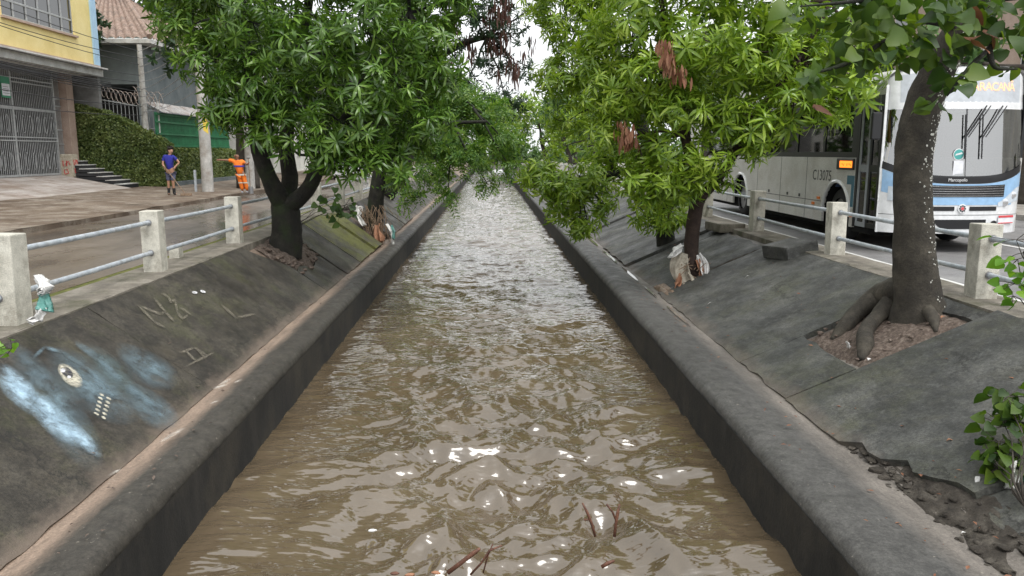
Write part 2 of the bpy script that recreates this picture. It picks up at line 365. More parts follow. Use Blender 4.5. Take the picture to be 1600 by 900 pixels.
def copingmat(name, dark, top, mudc, side):
    """bank base: the silt lies in the gutter; attribute 'across' runs 0 (water wall) .. 1 (gutter) .. 2 (under slabs)"""
    m, t, b = newmat(name)
    at = t.nodes.new('ShaderNodeAttribute'); at.attribute_name = 'across'; a = at.outputs['Fac']
    n1 = noise(t, 3.2, 8, .7); n2 = noise(t, 1.3, 8, .7, (1, .35, 1), 4)
    def addn(s, n, k):
        q = t.nodes.new('ShaderNodeMath'); q.operation = 'MULTIPLY_ADD'; q.inputs[1].default_value = k
        t.links.new(n, q.inputs[0]); t.links.new(s, q.inputs[2]); return q.outputs[0]
    conc = ramp(t, [(.34, dark), (.5, top), (.66, tuple(x*1.55 for x in top))]); t.links.new(noise(t, 7, 10, .85, None, 17), conc.inputs[0])
    mudr = ramp(t, [(.3, tuple(x*.6 for x in mudc)), (.5, mudc), (.7, tuple(min(1, x*1.35) for x in mudc))]); t.links.new(noise(t, 5, 8, .7, (1, .3, 1), 2), mudr.inputs[0])
    an = addn(addn(a, n2, .42), n1, .22)
    fac = rng(t, an, side[0], side[1])
    c = mixc(t, fac, conc.outputs[0], mudr.outputs[0])
    c = mixc(t, 1., c, mixc(t, rng(t, noise(t, 42, 6, .85, None, 9), .36, .64), (.6,)*3, (1.4,)*3), 'MULTIPLY')
    sp = noise(t, 26, 3, .6, None, 15); c = mixc(t, rng(t, sp, .69, .73, 0, .5), c, (.4, .36, .3))
    t.links.new(c, b.inputs['Base Color']); t.links.new(rng(t, n1, .35, .7, .45, .85), b.inputs['Roughness'])
    bumpto(t, b, noise(t, 60, 7, .75, None, 2), .35, .01); return m
copingmat('coping_left', (.016, .014, .011), (.042, .037, .030), (.24, .178, .135), (.90, 1.22))
copingmat('coping_right', (.028, .027, .0255), (.064, .062, .058), (.15, .133, .116), (1.05, 1.4))
def watermat():
    m, t, b = newmat('river_water')
    n = noise(t, 1.1, 5, .6, (1, .5, 1)); r = ramp(t, [(.3, (.074, .054, .031)), (.5, (.098, .072, .043)), (.7, (.125, .094, .060))]); t.links.new(n, r.inputs[0])
    t.links.new(r.outputs[0], b.inputs['Base Color']); b.inputs['Roughness'].default_value = .015; b.inputs['IOR'].default_value = 1.6
    b.inputs['Specular IOR Level'].default_value = .9
    h1 = noise(t, 9, 1.5, .45, (.5, 1.3, 1), 3)
    bumpto(t, b, h1, .6, .035)
watermat()
def spraymat(name, col, dens, scale=14, edge=(.0, .8)):
    """soft sprayed paint: alpha falls off towards the patch's edge, broken up by noise"""
    m, t, b = newmat(name)
    tc = t.nodes.new('ShaderNodeTexCoord'); sb = N(t, 'ShaderNodeVectorMath', operation='MULTIPLY_ADD')
    sb.inputs[1].default_value = (2, 2, 0); sb.inputs[2].default_value = (-1, -1, 0); t.links.new(tc.outputs['UV'], sb.inputs[0])
    ln = N(t, 'ShaderNodeVectorMath', operation='LENGTH'); t.links.new(sb.outputs[0], ln.inputs[0])
    fall = rng(t, ln.outputs['Value'], edge[1]+.2, edge[0]+.25)
    nz = rng(t, noise(t, scale, 8, .75), .35, .65, .1, 1.)
    mu = t.nodes.new('ShaderNodeMath'); mu.operation = 'MULTIPLY'; t.links.new(fall, mu.inputs[0]); t.links.new(nz, mu.inputs[1])
    m2 = t.nodes.new('ShaderNodeMath'); m2.operation = 'MULTIPLY'; m2.inputs[1].default_value = dens; t.links.new(mu.outputs[0], m2.inputs[0])
    b.inputs['Base Color'].default_value = (*col, 1); b.inputs['Roughness'].default_value = .8
    t.links.new(m2.outputs[0], b.inputs['Alpha']); return m
spraymat('spray_blue', (.42, .58, .70), 1.0, 9)
spraymat('spray_haze', (.15, .215, .25), .95, 5)
spraymat('spray_teal', (.12, .17, .18), .9, 5)
spraymat('spray_cream', (.62, .58, .46), 1.1, 30, (.45, .75))
spraymat('spray_dark', (.03, .032, .045), 1.2, 20, (.6, .8))
spraymat('spray_white', (.8, .8, .82), 1.3, 20, (.6, .8))
spraymat('scratch', (.22, .195, .15), .75, 26, (.3, .9))
spraymat('splash', (.5, .47, .42), .9, 22, (.1, .8))

# ================================================================== THE SETTING
Y0, Y1 = -8, 150
LB, LT = (-3.10, -.955), (-4.45, 0.0)      # left slope: bottom and top (x, z)
RB, RTP = (3.15, -.955), (5.36, 0.0)       # right slope
def struct(o): return tag(o, kind='structure')
# ground: one sheet with the canal trough cut out of its profile
gp = [(-900, -.13), (-60, -.13), (-4.6, -.13), (-4.6, -2.5), (5.5, -2.5), (5.5, -.13), (60, -.13), (900, -.13)]
g = MB(); ys = [-200, -8, 150, 1200]
for i in range(len(gp)-1):
    for j in range(len(ys)-1):
        (a, za), (b, zb) = gp[i], gp[i+1]
        if j != 1: za = za; zb = zb
        g.add([(a, ys[j], za), (b, ys[j], zb), (b, ys[j+1], zb), (a, ys[j+1], za)], [(0, 1, 2, 3)])
struct(g.build('ground', 'soil', recalc=False))

# canal banks: wall, rounded coping, silted gutter and the bed under the slabs
def bank(name, prof, m):
    yy = np.concatenate([np.arange(Y0, 1, 1.), np.arange(1, 30, .12), np.arange(30, Y1+1, 1.5)])
    P2 = []; acr = []
    for k in range(len(prof)-1):
        (x0, z0, a0), (x1, z1, a1) = prof[k], prof[k+1]; n = max(1, int(math.hypot(x1-x0, z1-z0)/.09))
        for i in range(n): f = i/n; P2.append((x0+(x1-x0)*f, z0+(z1-z0)*f)); acr.append(a0+(a1-a0)*f)
    P2.append(prof[-1][:2]); acr.append(prof[-1][2]); P2 = np.array(P2); acr = np.array(acr)
    YY, K = np.meshgrid(yy, np.arange(len(P2)), indexing='ij'); X = P2[K, 0]; Z = P2[K, 1]
    top = (acr[K] > .25)
    Z = Z + top*.014*fbm(X*2+7, YY*.7, 2)*2 
    X = X + .02*fbm(YY*.9, Z*2, 9)*2 + .004*fbm(YY*6, Z*6, 4)
    V = np.stack([X, YY, Z], -1).reshape(-1, 3); nv = len(P2); a, b = len(yy), nv
    I = (np.arange(a-1)[:, None]*nv+np.arange(nv-1)[None]).reshape(-1)
    F = np.stack([I, I+1, I+nv+1, I+nv], 1)
    if P2[-1, 0] > 0: F = F[:, ::-1]
    o = npmesh(name, V, F, m, smooth=True)
    at = o.data.attributes.new('across', 'FLOAT', 'POINT'); at.data.foreach_set('value', np.tile(acr, a).astype(np.float32))
    return struct(o)
bankL = bank('canal_bank_left', [(-2.5, -2.5, -.6), (-2.5, -1.03, -.25), (-2.512, -.965, -.1), (-2.55, -.92, .1), (-2.62, -.893, .3), (-2.75, -.89, .5), (-2.90, -.925, .75), (-3.02, -.962, 1.0), (-3.10, -.97, 1.15), (-3.2, -.985, 1.1), (-4.5, -.085, 2.2)], 'coping_left')
bankR = bank('canal_bank_right', [(2.35, -2.5, -.6), (2.35, -1.03, -.25), (2.362, -.965, -.1), (2.40, -.92, .1), (2.48, -.893, .3), (2.64, -.89, .5), (2.86, -.925, .75), (3.02, -.962, 1.0), (3.12, -.975, 1.1), (3.25, -.985, 1.1), (5.42, -.085, 2.2)], 'coping_right')
# darker, wetter vertical facing of both water walls
for s, x, nm in ((-1, -2.5, bankL), (1, 2.35, bankR)):
    V = []; yy = np.concatenate([np.arange(Y0, 2, 1.), np.arange(2, 40, .25), np.arange(40, Y1+1, 4)]); zz = np.linspace(-2.4, -1.0, 12)
    YY, ZZ = np.meshgrid(yy, zz, indexing='ij'); X = x - s*(.016 + .012*fbm(YY*1.1, ZZ*2, 3)) + 0*YY
    X = X - s*.02*np.clip((-1.25-ZZ)/.4, 0, 1)
    V = np.stack([X, YY, ZZ], -1).reshape(-1, 3); nv = len(zz)
    I = (np.arange(len(yy)-1)[:, None]*nv+np.arange(nv-1)[None]).reshape(-1); F = np.stack([I, I+1, I+nv+1, I+nv], 1)
    npmesh('wall_facing', V, F, 'wall_wet', nm, smooth=True)

# concrete slabs lying on the slopes, each a piece of its own
def slope_pt(side, y, s, h=0):
    (bx, bz), (tx, tz) = (LB, LT) if side < 0 else (RB, RTP)
    d = Vector((tx-bx, 0, tz-bz)); n = Vector((-d.z, 0, d.x)).normalized()
    if n.z < 0: n = -n
    return Vector((bx, y, bz)) + d*s + n*h
def slab(side, y0, y1, s0=0., s1=1., lift=0., tilt=0., ny=None, m=None, lo=None, hi=None, left=None, jag=.012, thick=.085):
    """lo/hi(f): lower/upper limit in s for fraction f along y; tilt raises the far end"""
    L = math.hypot(LT[0]-LB[0], LT[1]-LB[1]) if side < 0 else math.hypot(RTP[0]-RB[0], RTP[1]-RB[1])
    ny = ny or max(4, int((y1-y0)/.16)); ns = max(4, int((s1-s0)*L/.16)); sd_ = random.random()*50
    mb = MB(); idx = {}
    def at(i, j, dz):
        f = i/(ny-1); q = j/(ns-1); a = lo(f) if lo else s0; b = hi(f) if hi else s1
        s = a+(b-a)*q; y = y0+(y1-y0)*f
        ed = (i in (0, ny-1)), (j in (0, ns-1))
        if ed[0]: y += jag*2*sn(s*9, sd_, 1)*2
        if ed[1]: s += jag*2*sn(y*5, sd_+j, 2)*2
        if left: y = y0+left(q)*(1-f)+(y1-y0-0)*f
        h = lift+tilt*f+.016*sn(y*1.2+sd_, s*2.2, 3)+.006*sn(y*6, s*9, 5)
        if dz == 0 and (ed[0] or ed[1]): h -= .012
        return slope_pt(side, y, s, h-dz)
    top = [at(i, j, 0) for i in range(ny) for j in range(ns)]
    fs = [(i*ns+j, (i+1)*ns+j, (i+1)*ns+j+1, i*ns+j+1) for i in range(ny-1) for j in range(ns-1)]
    rim = [i*ns for i in range(ny)]+[(ny-1)*ns+j for j in range(1, ns)]+[i*ns+ns-1 for i in range(ny-2, -1, -1)]+[j for j in range(ns-2, 0, -1)]
    low = [at(k//ns, k % ns, thick) for k in rim]; n = len(top)
    fs += [(rim[k], rim[(k+1) % len(rim)], n+(k+1) % len(rim), n+k) for k in range(len(rim))]
    mb.add(top+low, fs)
    return mb.build('concrete_slab', m or ('slab_left' if side < 0 else 'slab_right'), bankL if side < 0 else bankR, smooth=True)
LS = -1; RS = 1
slab(LS, -6, 2.6); slab(LS, 2.62, 8.6); slab(LS, 8.615, 14.9, hi=lambda f: 1 if f < .86 else 1-.5*(f-.86)/.14)
slab(LS, 14.95, 17.0, 0, .42, .0, hi=lambda f: .40+.05*math.sin(f*9)); slab(LS, 17.05, 18.6, lift=.02, tilt=.03)
slab(LS, 18.66, 20.9, lift=.05, tilt=.02, m='slab_moss'); slab(LS, 20.97, 22.3, 0, .95, lift=.12, tilt=-.03, m='slab_moss'); slab(LS, 22.36, 23.0, .45, 1, lift=.04)
slab(LS, 24.2, 25.6, 0, .97, lift=.1, tilt=.05); slab(LS, 25.7, 28.4, lift=.02, tilt=.05); slab(LS, 28.5, 31.5, lift=.08)
for k in range(9): slab(LS, 31.6+k*6, 37.5+k*6, ny=8)
slab(RS, -6, 2.4); slab(RS, 2.45, 4.3, .12, 1, lift=-.06)
slab(RS, 4.35, 5.28, .1, .98, lift=-.075, tilt=.03, lo=lambda f: .16+.06*math.sin(f*7)+.03*math.sin(f*23))
slab(RS, 5.31, 8.03, 0, 1, lift=.012, lo=lambda f: max(0, .17-.27*f)+.035*max(0, 1-f*1.4)*math.sin(f*31)+.02*max(0, 1-f)*math.sin(f*57))
slab(RS, 8.07, 9.55, .0, .345, lift=.004); slab(RS, 8.07, 9.55, .90, 1, lift=-.02)
slab(RS, 9.58, 14.55); slab(RS, 14.68, 17.5, lift=-.05, tilt=.03, hi=lambda f: .93); slab(RS, 17.56, 18.1, lift=-.03); slab(RS, 18.16, 21.8, .0, 1, lift=.03)
slab(RS, 21.9, 25.5, lift=-.02); slab(RS, 25.6, 29, lift=.03)
for k in range(9): slab(RS, 29.1+k*6, 35+k*6, ny=8)
# earth in the tree pits and in the gaps
def dirt(name, side, y0, y1, s0, s1, h, m, parent, amp=.05):
    b = MB(); b.grid(lambda u, v: slope_pt(side, y0+(y1-y0)*u, s0+(s1-s0)*v, h+amp*sn(u*5+y0, v*5, 3)*2+.03*sn(u*19, v*17, 6)*2-.10*max(abs(u-.5)*2, abs(v-.5)*2)**5), 26, 22)
    return b.build(name, m, parent, smooth='all', kind='stuff')
dirt('pit_earth', RS, 8.05, 9.6, .34, .92, -.015, 'litter', bankR)
dirt('pit_earth', LS, 14.8, 17.1, .38, 1.0, .0, 'litter', bankL, .09)
dirt('gap_earth', LS, 22.2, 24.3, .0, 1.0, .0, 'litter', bankL, .08)
dirt('gap_earth', RS, 4.2, 6.6, -.02, .26, -.055, 'soil', bankR, .05)
dirt('gap_earth', RS, 14.5, 14.8, .1, 1.0, -.03, 'soil', bankR, .03)
dirt('gap_earth', RS, 13.9, 15.3, .02, .12, .01, 'mud', bankR, .03)
# rubble along the broken edge
def rock(b, c, r, seed, sq=(1, 1, .6)):
    rs = random.Random(seed); bm = bmesh.new(); bmesh.ops.create_icosphere(bm, subdivisions=2, radius=r)
    for v in bm.verts:
        k = 1+.45*sn(v.co.x/r*1.3+seed, v.co.y/r*1.3+v.co.z/r, seed)*2; v.co = Vector((v.co.x*sq[0], v.co.y*sq[1], v.co.z*sq[2]))*k
    vs = [tuple(v.co+Vector(c)) for v in bm.verts]; fs = [tuple(v.index for v in f.verts) for f in bm.faces]; bm.free(); b.add(vs, fs)
rb = MB(); rr = random.Random(3)
for i in range(170):
    y = rr.uniform(4.2, 6.7); s = rr.uniform(-.02, .17)*(1 if y < 5.6 else .5); rock(rb, slope_pt(RS, y, s, -.05), .008+.04*rr.random()**4, i, (rr.uniform(.7, 1.6), rr.uniform(.7, 1.6), rr.uniform(.4, .8)))
rb.build('rubble', 'soil', bankR, smooth=True, kind='stuff')
rb = MB()
for i in range(70):
    rock(rb, slope_pt(LS, rr.uniform(14.8, 17.2), rr.uniform(.35, .95), .0), rr.uniform(.02, .08), i)
rb.build('rubble', 'litter', bankL, smooth=True, kind='stuff'); rb = MB()
for i in range(30): rock(rb, slope_pt(RS, rr.uniform(8.1, 9.5), rr.uniform(.36, .9), .0), rr.uniform(.012, .04), i)
rb.build('rubble', 'litter', bankR, smooth=True, kind='stuff')

# water
def water():
    rs = np.random.RandomState(4)
    ys = [-7.5]; 
    while ys[-1] < 2: ys.append(ys[-1]+.25)
    while ys[-1] < 145: ys.append(ys[-1]+max(.028, min(.0042*ys[-1], .35)))
    ys = np.array(ys); xs = np.linspace(-2.56, 2.41, 190)
    Yg, X = np.meshgrid(ys, xs, indexing='ij'); Z = 0*X
    wx = X+.35*fbm(X*.8, Yg*.8, 1)*2; wy = Yg+.5*fbm(X*.9+9, Yg*.7, 2)*2
    for k in range(40):
        lam = .2*(8**rs.rand()); th = rs.normal(0, .65)+math.pi/2; kx, ky = math.cos(th), math.sin(th)
        ph = rs.rand()*6.28; arg = 2*math.pi/lam*(kx*wx+ky*wy)+ph
        mod = np.clip(.25+2.2*(vnoise(X*.9+k*7, Yg*.55, k)-.28), 0, 1.5)
        Z += .0125*lam**.85*mod*(1-2*np.abs(np.sin(arg/2)))      # peaked crests
    mid = np.exp(-((X-.25)/1.75)**4); near = np.exp(-((Yg-6.2)/2.2)**2)*np.exp(-((X-.35)/1.1)**2)
    Z *= (.38+.72*mid)*(1-.38*np.clip((Yg-8)/6, 0, 1))+.9*near
    Z += .04*near*fbm(X*2.4, Yg*2.6, 8)*2+.007*fbm(X*5, Yg*8, 12, 2)*2+.02*mid*fbm(X*3, Yg*2.2, 5)*2
    V = np.stack([X, Yg, Z-1.44], -1).reshape(-1, 3); nv = len(xs)
    I = (np.arange(len(ys)-1)[:, None]*nv+np.arange(nv-1)[None]).reshape(-1)
    struct(npmesh('river_water', V, np.stack([I, I+1, I+nv+1, I+nv], 1), 'river_water', smooth=True))
water()

# street on the left: ledge under the railing, wet road, muddy pavement, ramp
def sheet(name, x0, x1, y0, y1, z0, z1, m, amp=.0, fx=.5, skirt=.15):
    nx = max(2, int(abs(x1-x0)/.25)); ny = max(2, min(260, int((y1-y0)/.35))); b = MB()
    def fn(u, v):
        x = x0+(x1-x0)*u; y = y0+(y1-y0)*v; return (x, y, z0+(z1-z0)*u+amp*sn(x*fx, y*fx, 3)*2)
    b.grid(fn, nx, ny)
    if skirt:
        for x, z in ((x0, z0), (x1, z1)): b.add([(x, y0, z+.002), (x, y1, z+.002), (x, y1, z-skirt), (x, y0, z-skirt)], [(0, 1, 2, 3)])
    return struct(b.build(name, m, smooth='all'))
def ledge(name, x0, x1, m):
    b = MB()
    def fn(u, v):
        y = Y0+(110-Y0)*v; x = x0+(x1-x0)*u; e = .018*sn(y*1.4, x*3, 4)*2
        return (x+(e if u == 0 else 0), y, .002+.012*sn(x*4, y*2.5, 6)*2-(.0 if 0 < u < 1 else .012))
    b.grid(fn, 6, 420)
    for u in (0, 1):
        b.grid(lambda a, v, u=u: Vector(fn(u, v))-Vector((0, 0, a*.22)), 3, 420)
    return struct(b.build(name, m, smooth=True))
ledge('ledge_left', -4.43, -5.12, 'ledge'); ledge('ledge_right', 5.34, 5.98, 'ledge')
sheet('road_left', -10.05, -5.05, Y0, 150, -.075, -.06, 'road_wet', .012, .35)
sheet('pavement_left', -15.6, -10.0, Y0, 150, .13, .035, 'pave_mud', .035, .8, .25)
sheet('verge_left', -5.32, -5.1, 2, 60, -.04, -.02, 'moss', .01, 3, .08)
sheet('forecourt_left', -26, -15.55, 36.2, 150, .13, .13, 'pave_far', 0, 1, .2)
b = MB()
for k in range(31):
    y = 10+k*.8
    b.box((-17.0, y+.4, .33), (3.1, .78, .16), m=Matrix.Rotation(math.atan2(.56, 2.95), 3, 'Y'))
ramp_o = struct(b.build('ramp', 'ramp', bevel=.01))
sheet('garage_floor', -30, -18.4, 8, 37, .66, .66, 'pave_far', 0, 1, .5)
sheet('road_right', 5.92, 13.6, Y0, 150, -.065, -.065, 'asphalt', .006, .4)
sheet('pavement_right', 13.55, 19, Y0, 150, .07, .1, 'pave_far', .01, .6, .25)
b = MB(); b.grid(lambda u, v: (6.12+.10*u, 2+100*v, -.058+.0), 2, 120); struct(b.build('road_edge_line', 'line_white'))
b = MB()
for k in range(22): b.add([(9.55, 3+k*4.6, -.057), (9.67, 3+k*4.6, -.057), (9.67, 5.4+k*4.6, -.057), (9.55, 5.4+k*4.6, -.057)], [(0, 1, 2, 3)])
struct(b.build('lane_line', 'line_white'))
# the bridge one stands on
b = MB().span((-9, -8.5, -.30), (10, 1.0, -.0)); b.span((-9, .8, -.0), (10, 1.0, .12)); struct(b.build('bridge', 'ledge', bevel=.01))
# gutter puddles on the right coping
for y, l, wd in ((12.4, .8, .028), (14.6, .6, .025), (16.8, 1.1, .035), (19.8, 1.3, .04), (23.5, 1.8, .05), (28, 2.2, .06)):
    b = MB(); n = 22; ring = [(3.03+wd*math.cos(a)*(1+.5*sn(a*2, y)), y+l*math.sin(a)*(1+.5*sn(a*2, y+3)), -.944) for a in [6.283*k/n for k in range(n)]]
    b.add(ring, [tuple(range(n))]); MATS.get('puddle') or None
    if 'puddle' not in MATS:
        m, t, bb = newmat('puddle'); bb.inputs['Base Color'].default_value = (.16, .14, .12, 1); bb.inputs['Roughness'].default_value = .04
    struct(b.build('puddle', 'puddle'))

# graffiti on the near left slab: sheets of sprayed paint 4 mm above the concrete
SL = math.hypot(LT[0]-LB[0], LT[1]-LB[1])
def slope_uv(px, py):
    """pixel on the left slope -> (y, s)"""
    d = ray(px, py); o = Vector((0, 0, EYE)); n = Vector((LT[1]-LB[1], 0, LB[0]-LT[0])); q = Vector((LB[0], 0, LB[1]))
    t = (q-o).dot(n)/d.dot(n); p = o+d*t; return p.y, (p.x-LB[0])/(LT[0]-LB[0])
def patch(pxs, m, parent, name='graffiti', h=.016, nu=12, nv=12, side=LS):
    """pxs: four pixels p00,p10,p11,p01 on the slope"""
    c = [slope_uv(*p) for p in pxs]; b = MB()
    def fn(u, v):
        y = c[0][0]*(1-u)*(1-v)+c[1][0]*u*(1-v)+c[2][0]*u*v+c[3][0]*(1-u)*v
        s = c[0][1]*(1-u)*(1-v)+c[1][1]*u*(1-v)+c[2][1]*u*v+c[3][1]*(1-u)*v
        return slope_pt(side, y, s, h)
    b.grid(fn, nu, nv); o = b.build(name, m, parent, recalc=False)
    uv = o.data.uv_layers.new(name='uv')
    for l in o.data.loops: uv.data[l.index].uv = ((l.vertex_index//nv)/(nu-1), (l.vertex_index % nv)/(nv-1))
    return o
def stroke(pts, wpx, m, name='graffiti', h=.019):
    for (x0, y0), (x1, y1) in zip(pts[:-1], pts[1:]):
        d = Vector((x1-x0, y1-y0)).normalized(); e = Vector((-d.y, d.x))*wpx/2; d = d*wpx*.4
        patch([(x0-d.x-e.x, y0-d.y-e.y), (x1+d.x-e.x, y1+d.y-e.y), (x1+d.x+e.x, y1+d.y+e.y), (x0-d.x+e.x, y0-d.y+e.y)], m, bankL, name, h, 6, 4)
patch([(-20, 520), (60, 545), (190, 720), (110, 760)], 'spray_haze', bankL)
stroke([(5, 578), (50, 620), (100, 662), (150, 710)], 26, 'spray_blue', h=.021)
stroke([(0, 590), (60, 645), (120, 690)], 40, 'spray_blue', h=.019)
patch([(40, 560), (110, 530), (250, 640), (170, 690)], 'spray_haze', bankL, h=.0165)
patch([(115, 545), (150, 530), (240, 610), (190, 640)], 'spray_teal', bankL, h=.017)
patch([(160, 545), (205, 530), (300, 590), (240, 630)], 'spray_haze', bankL, h=.0175)
patch([(180, 610), (215, 590), (300, 660), (240, 690)], 'spray_haze', bankL, h=.018)
stroke([(118, 538), (150, 560), (190, 600), (250, 645)], 14, 'spray_haze', h=.0185)
stroke([(52, 560), (68, 545), (95, 552), (130, 575), (165, 605)], 8, 'spray_haze', h=.0195)
patch([(78, 576), (102, 564), (138, 602), (112, 616)], 'spray_cream', bankL, h=.021)
patch([(88, 580), (102, 573), (117, 590), (104, 597)], 'spray_dark', bankL, h=.024)
patch([(90, 581), (97, 577), (102, 583), (95, 587)], 'spray_white', bankL, h=.027); patch([(101, 592), (106, 589), (110, 593), (105, 596)], 'spray_white', bankL, h=.027)
for i in range(6):
    for j in range(2):
        x = 153+j*11-i*1.6; y = 615+j*6+i*6; patch([(x, y), (x+9, y+4.5), (x+8, y+8.5), (x-1, y+4)], 'spray_cream', bankL, h=.021, nu=4, nv=4)
stroke([(147, 600), (165, 612), (178, 624)], 5, 'spray_haze', h=.02)
for pts in ([(214, 478), (240, 505), (256, 513)], [(218, 480), (250, 493), (254, 490)], [(240, 468), (258, 490), (270, 503)], [(252, 460), (262, 466), (266, 474), (272, 470), (276, 490), (284, 500), (292, 494)], [(280, 482), (298, 494)],
            [(281, 553), (302, 545), (320, 556)], [(288, 549), (306, 567)], [(305, 545), (320, 562)], [(290, 574), (334, 552)], [(345, 478), (368, 498), (398, 492)]):
    stroke(pts, 4.5, 'scratch')
for pts in ([(300, 458), (306, 459)], [(313, 456), (319, 458)]): stroke(pts, 4, 'spray_white')
# pale splashes on the left coping
def coping_mark(px, py, l, wd, m='splash'):
    p = G(px, py, -.885); b = MB(); b.grid(lambda u, v: (p.x+(u-.5)*wd+(v-.5)*wd*.8, p.y+(v-.5)*l, -.872), 5, 7)
    o = b.build('lime_splash', m, bankL, recalc=False); uv = o.data.uv_layers.new(name='uv')
    for q in o.data.loops: uv.data[q.index].uv = ((q.vertex_index//7)/4, (q.vertex_index % 7)/6)
for a in ((272, 680, .35, .08), (262, 686, .25, .06), (345, 605, .25, .1), (352, 598, .3, .06), (372, 597, .15, .05), (335, 630, .12, .05), (180, 740, .15, .05)): coping_mark(*a)

# ================================================================== TREES
def leaf_verts(L, W, droop, fold, rs, heart=False):
    """one leaf along +X, curved down; returns verts, tri faces (numpy)"""
    if heart: st = [(0, 0), (-.08, .55), (.15, .95), (.5, .82), (.8, .42), (1, 0)]
    else: st = [(0, 0), (.25, .75), (.55, 1.), (.82, .6), (1, 0)]
    v = []; f = []
    tw = rs.uniform(-.5, .5)
    def pt(t, w):
        a = droop*max(t, 0); x = L*(math.sin(a)/droop if abs(droop) > .01 else t); z = -L*((1-math.cos(a))/droop if abs(droop) > .01 else 0)
        return (x, w*W/2*math.cos(tw*t), z+abs(w)*W/2*fold+w*W/2*math.sin(tw*t))
    v.append(pt(0, 0))
    for t, k in st[1:-1]: v += [pt(t, -k), pt(max(t, 0), 0), pt(t, k)]
    v.append(pt(1, 0)); n = len(st)-2
    f += [(0, 2, 1), (0, 3, 2)]
    for i in range(n-1):
        a = 1+3*i; f += [(a, a+1, a+4), (a, a+4, a+3), (a+1, a+2, a+5), (a+1, a+5, a+4)]
    a = 1+3*(n-1); e = a+3; f += [(a, a+1, e), (a+1, a+2, e)]
    return np.array(v), np.array(f)
def rotm(axis, ang): return np.array(Matrix.Rotation(ang, 3, axis))
def rosette(seed, n, L, W, spread=(35, 100), droop=.9, stem=.1):
    """whorl of leaves about +Z"""
    rs = random.Random(seed); V = []; F = []; k = 0
    for i in range(n):
        v, f = leaf_verts(L*rs.uniform(.65, 1.1), W*rs.uniform(.8, 1.15), droop*rs.uniform(.5, 1.4), .25, rs)
        el = R(90-rs.uniform(*spread)); az = i*2.399+rs.uniform(-.3, .3)
        M = rotm('Z', az) @ rotm('Y', -el); v = v @ M.T; v[:, 2] += stem*(i/n-.6)
        V.append(v); F.append(f+k); k += len(v)
    return np.concatenate(V), np.concatenate(F)
def pinnate(seed, n, L, W):
    """a feathery twig: arching stalk with paired leaflets along +X"""
    rs = random.Random(seed); V = []; F = []; k = 0
    for j in range(4):
        az = rs.uniform(0, 6.28); el = rs.uniform(-.5, .5); ln = rs.uniform(.35, .6)
        for i in range(n):
            t = (i//2+1)/(n/2); sgn = 1 if i % 2 else -1
            v, f = leaf_verts(L*rs.uniform(.7, 1.1), W, .5, .2, rs); M = rotm('Z', sgn*R(rs.uniform(45, 70))) @ rotm('X', rs.uniform(-.4, .4)); v = v @ M.T
            v = v+np.array([ln*t, 0, -.5*ln*t*t]); v = v @ (rotm('Z', az) @ rotm('Y', -el)).T
            V.append(v); F.append(f+k); k += len(v)
    return np.concatenate(V), np.concatenate(F)
def hanging(seed, n, L, W):
    rs = random.Random(seed); V = []; F = []; k = 0
    for i in range(n):
        v, f = leaf_verts(L*rs.uniform(.6, 1.1), W*rs.uniform(.7, 1.2), .3, .3, rs); M = rotm('Z', rs.uniform(0, 6.28)) @ rotm('Y', R(rs.uniform(62, 92))); v = v @ M.T
        v = v+np.array([rs.gauss(0, .05), rs.gauss(0, .05), rs.uniform(-.16, .1)]); V.append(v); F.append(f+k); k += len(v)
    return np.concatenate(V), np.concatenate(F)
PROTO = {'mango': [rosette(i, 13, .28, .044, (40, 108), 1.05, .12) for i in range(8)], 'mangos': [rosette(20+i, 9, .23, .062) for i in range(6)],
         'pinnate': [pinnate(40+i, 14, .13, .04) for i in range(6)], 'far': [rosette(60+i, 9, .34, .13, (20, 110), .5, .2) for i in range(6)],
         'dead': [hanging(80+i, 26, .2, .05) for i in range(3)], 'pod': [hanging(90+i, 12, .26, .035) for i in range(3)],
         'hedge': [rosette(100+i, 7, .10, .06, (10, 95), .3, .06) for i in range(5)]}
PMESH = {}
def pmesh(kind, i, m):
    key = (kind, i, m)
    if key not in PMESH:
        V, F = PROTO[kind][i]; me = bpy.data.meshes.new('leaf_cluster'); me.from_pydata([tuple(v) for v in V], [], [tuple(int(q) for q in f) for f in F])
        me.polygons.foreach_set('use_smooth', [True]*len(me.polygons)); me.materials.append(MATS[m]); PMESH[key] = me
    return PMESH[key]
def axis_frame(ax, spin):
    q = Vector((0, 0, 1)).rotation_difference(ax.normalized()); return q.to_matrix() @ Matrix.Rotation(spin, 3, 'Z')
def sample_lobes(lobes, dens, rs, shell=.45, up=.55, rnd=.45):
    """lobes: (centre, rx, ry, rz); clusters biased to the outside"""
    out = []
    for c, rx, ry, rz in lobes:
        n = max(5, int(dens*(rx*ry+ry*rz+rx*rz)*4.2*rs.uniform(.8, 1.2)))
        for _ in range(n):
            d = Vector((rs.gauss(0, 1), rs.gauss(0, 1), rs.gauss(0, 1))).normalized(); r = shell+(1.12-shell)*rs.random()**.6
            p = Vector(c)+Vector((d.x*rx, d.y*ry, d.z*rz))*r
            a = d*.8+Vector((0, 0, up))+Vector((rs.gauss(0, 1), rs.gauss(0, 1), rs.gauss(0, 1)))*rnd
            out.append((p, a, rs.uniform(0, 6.28), rs.uniform(.75, 1.25)))
    return out
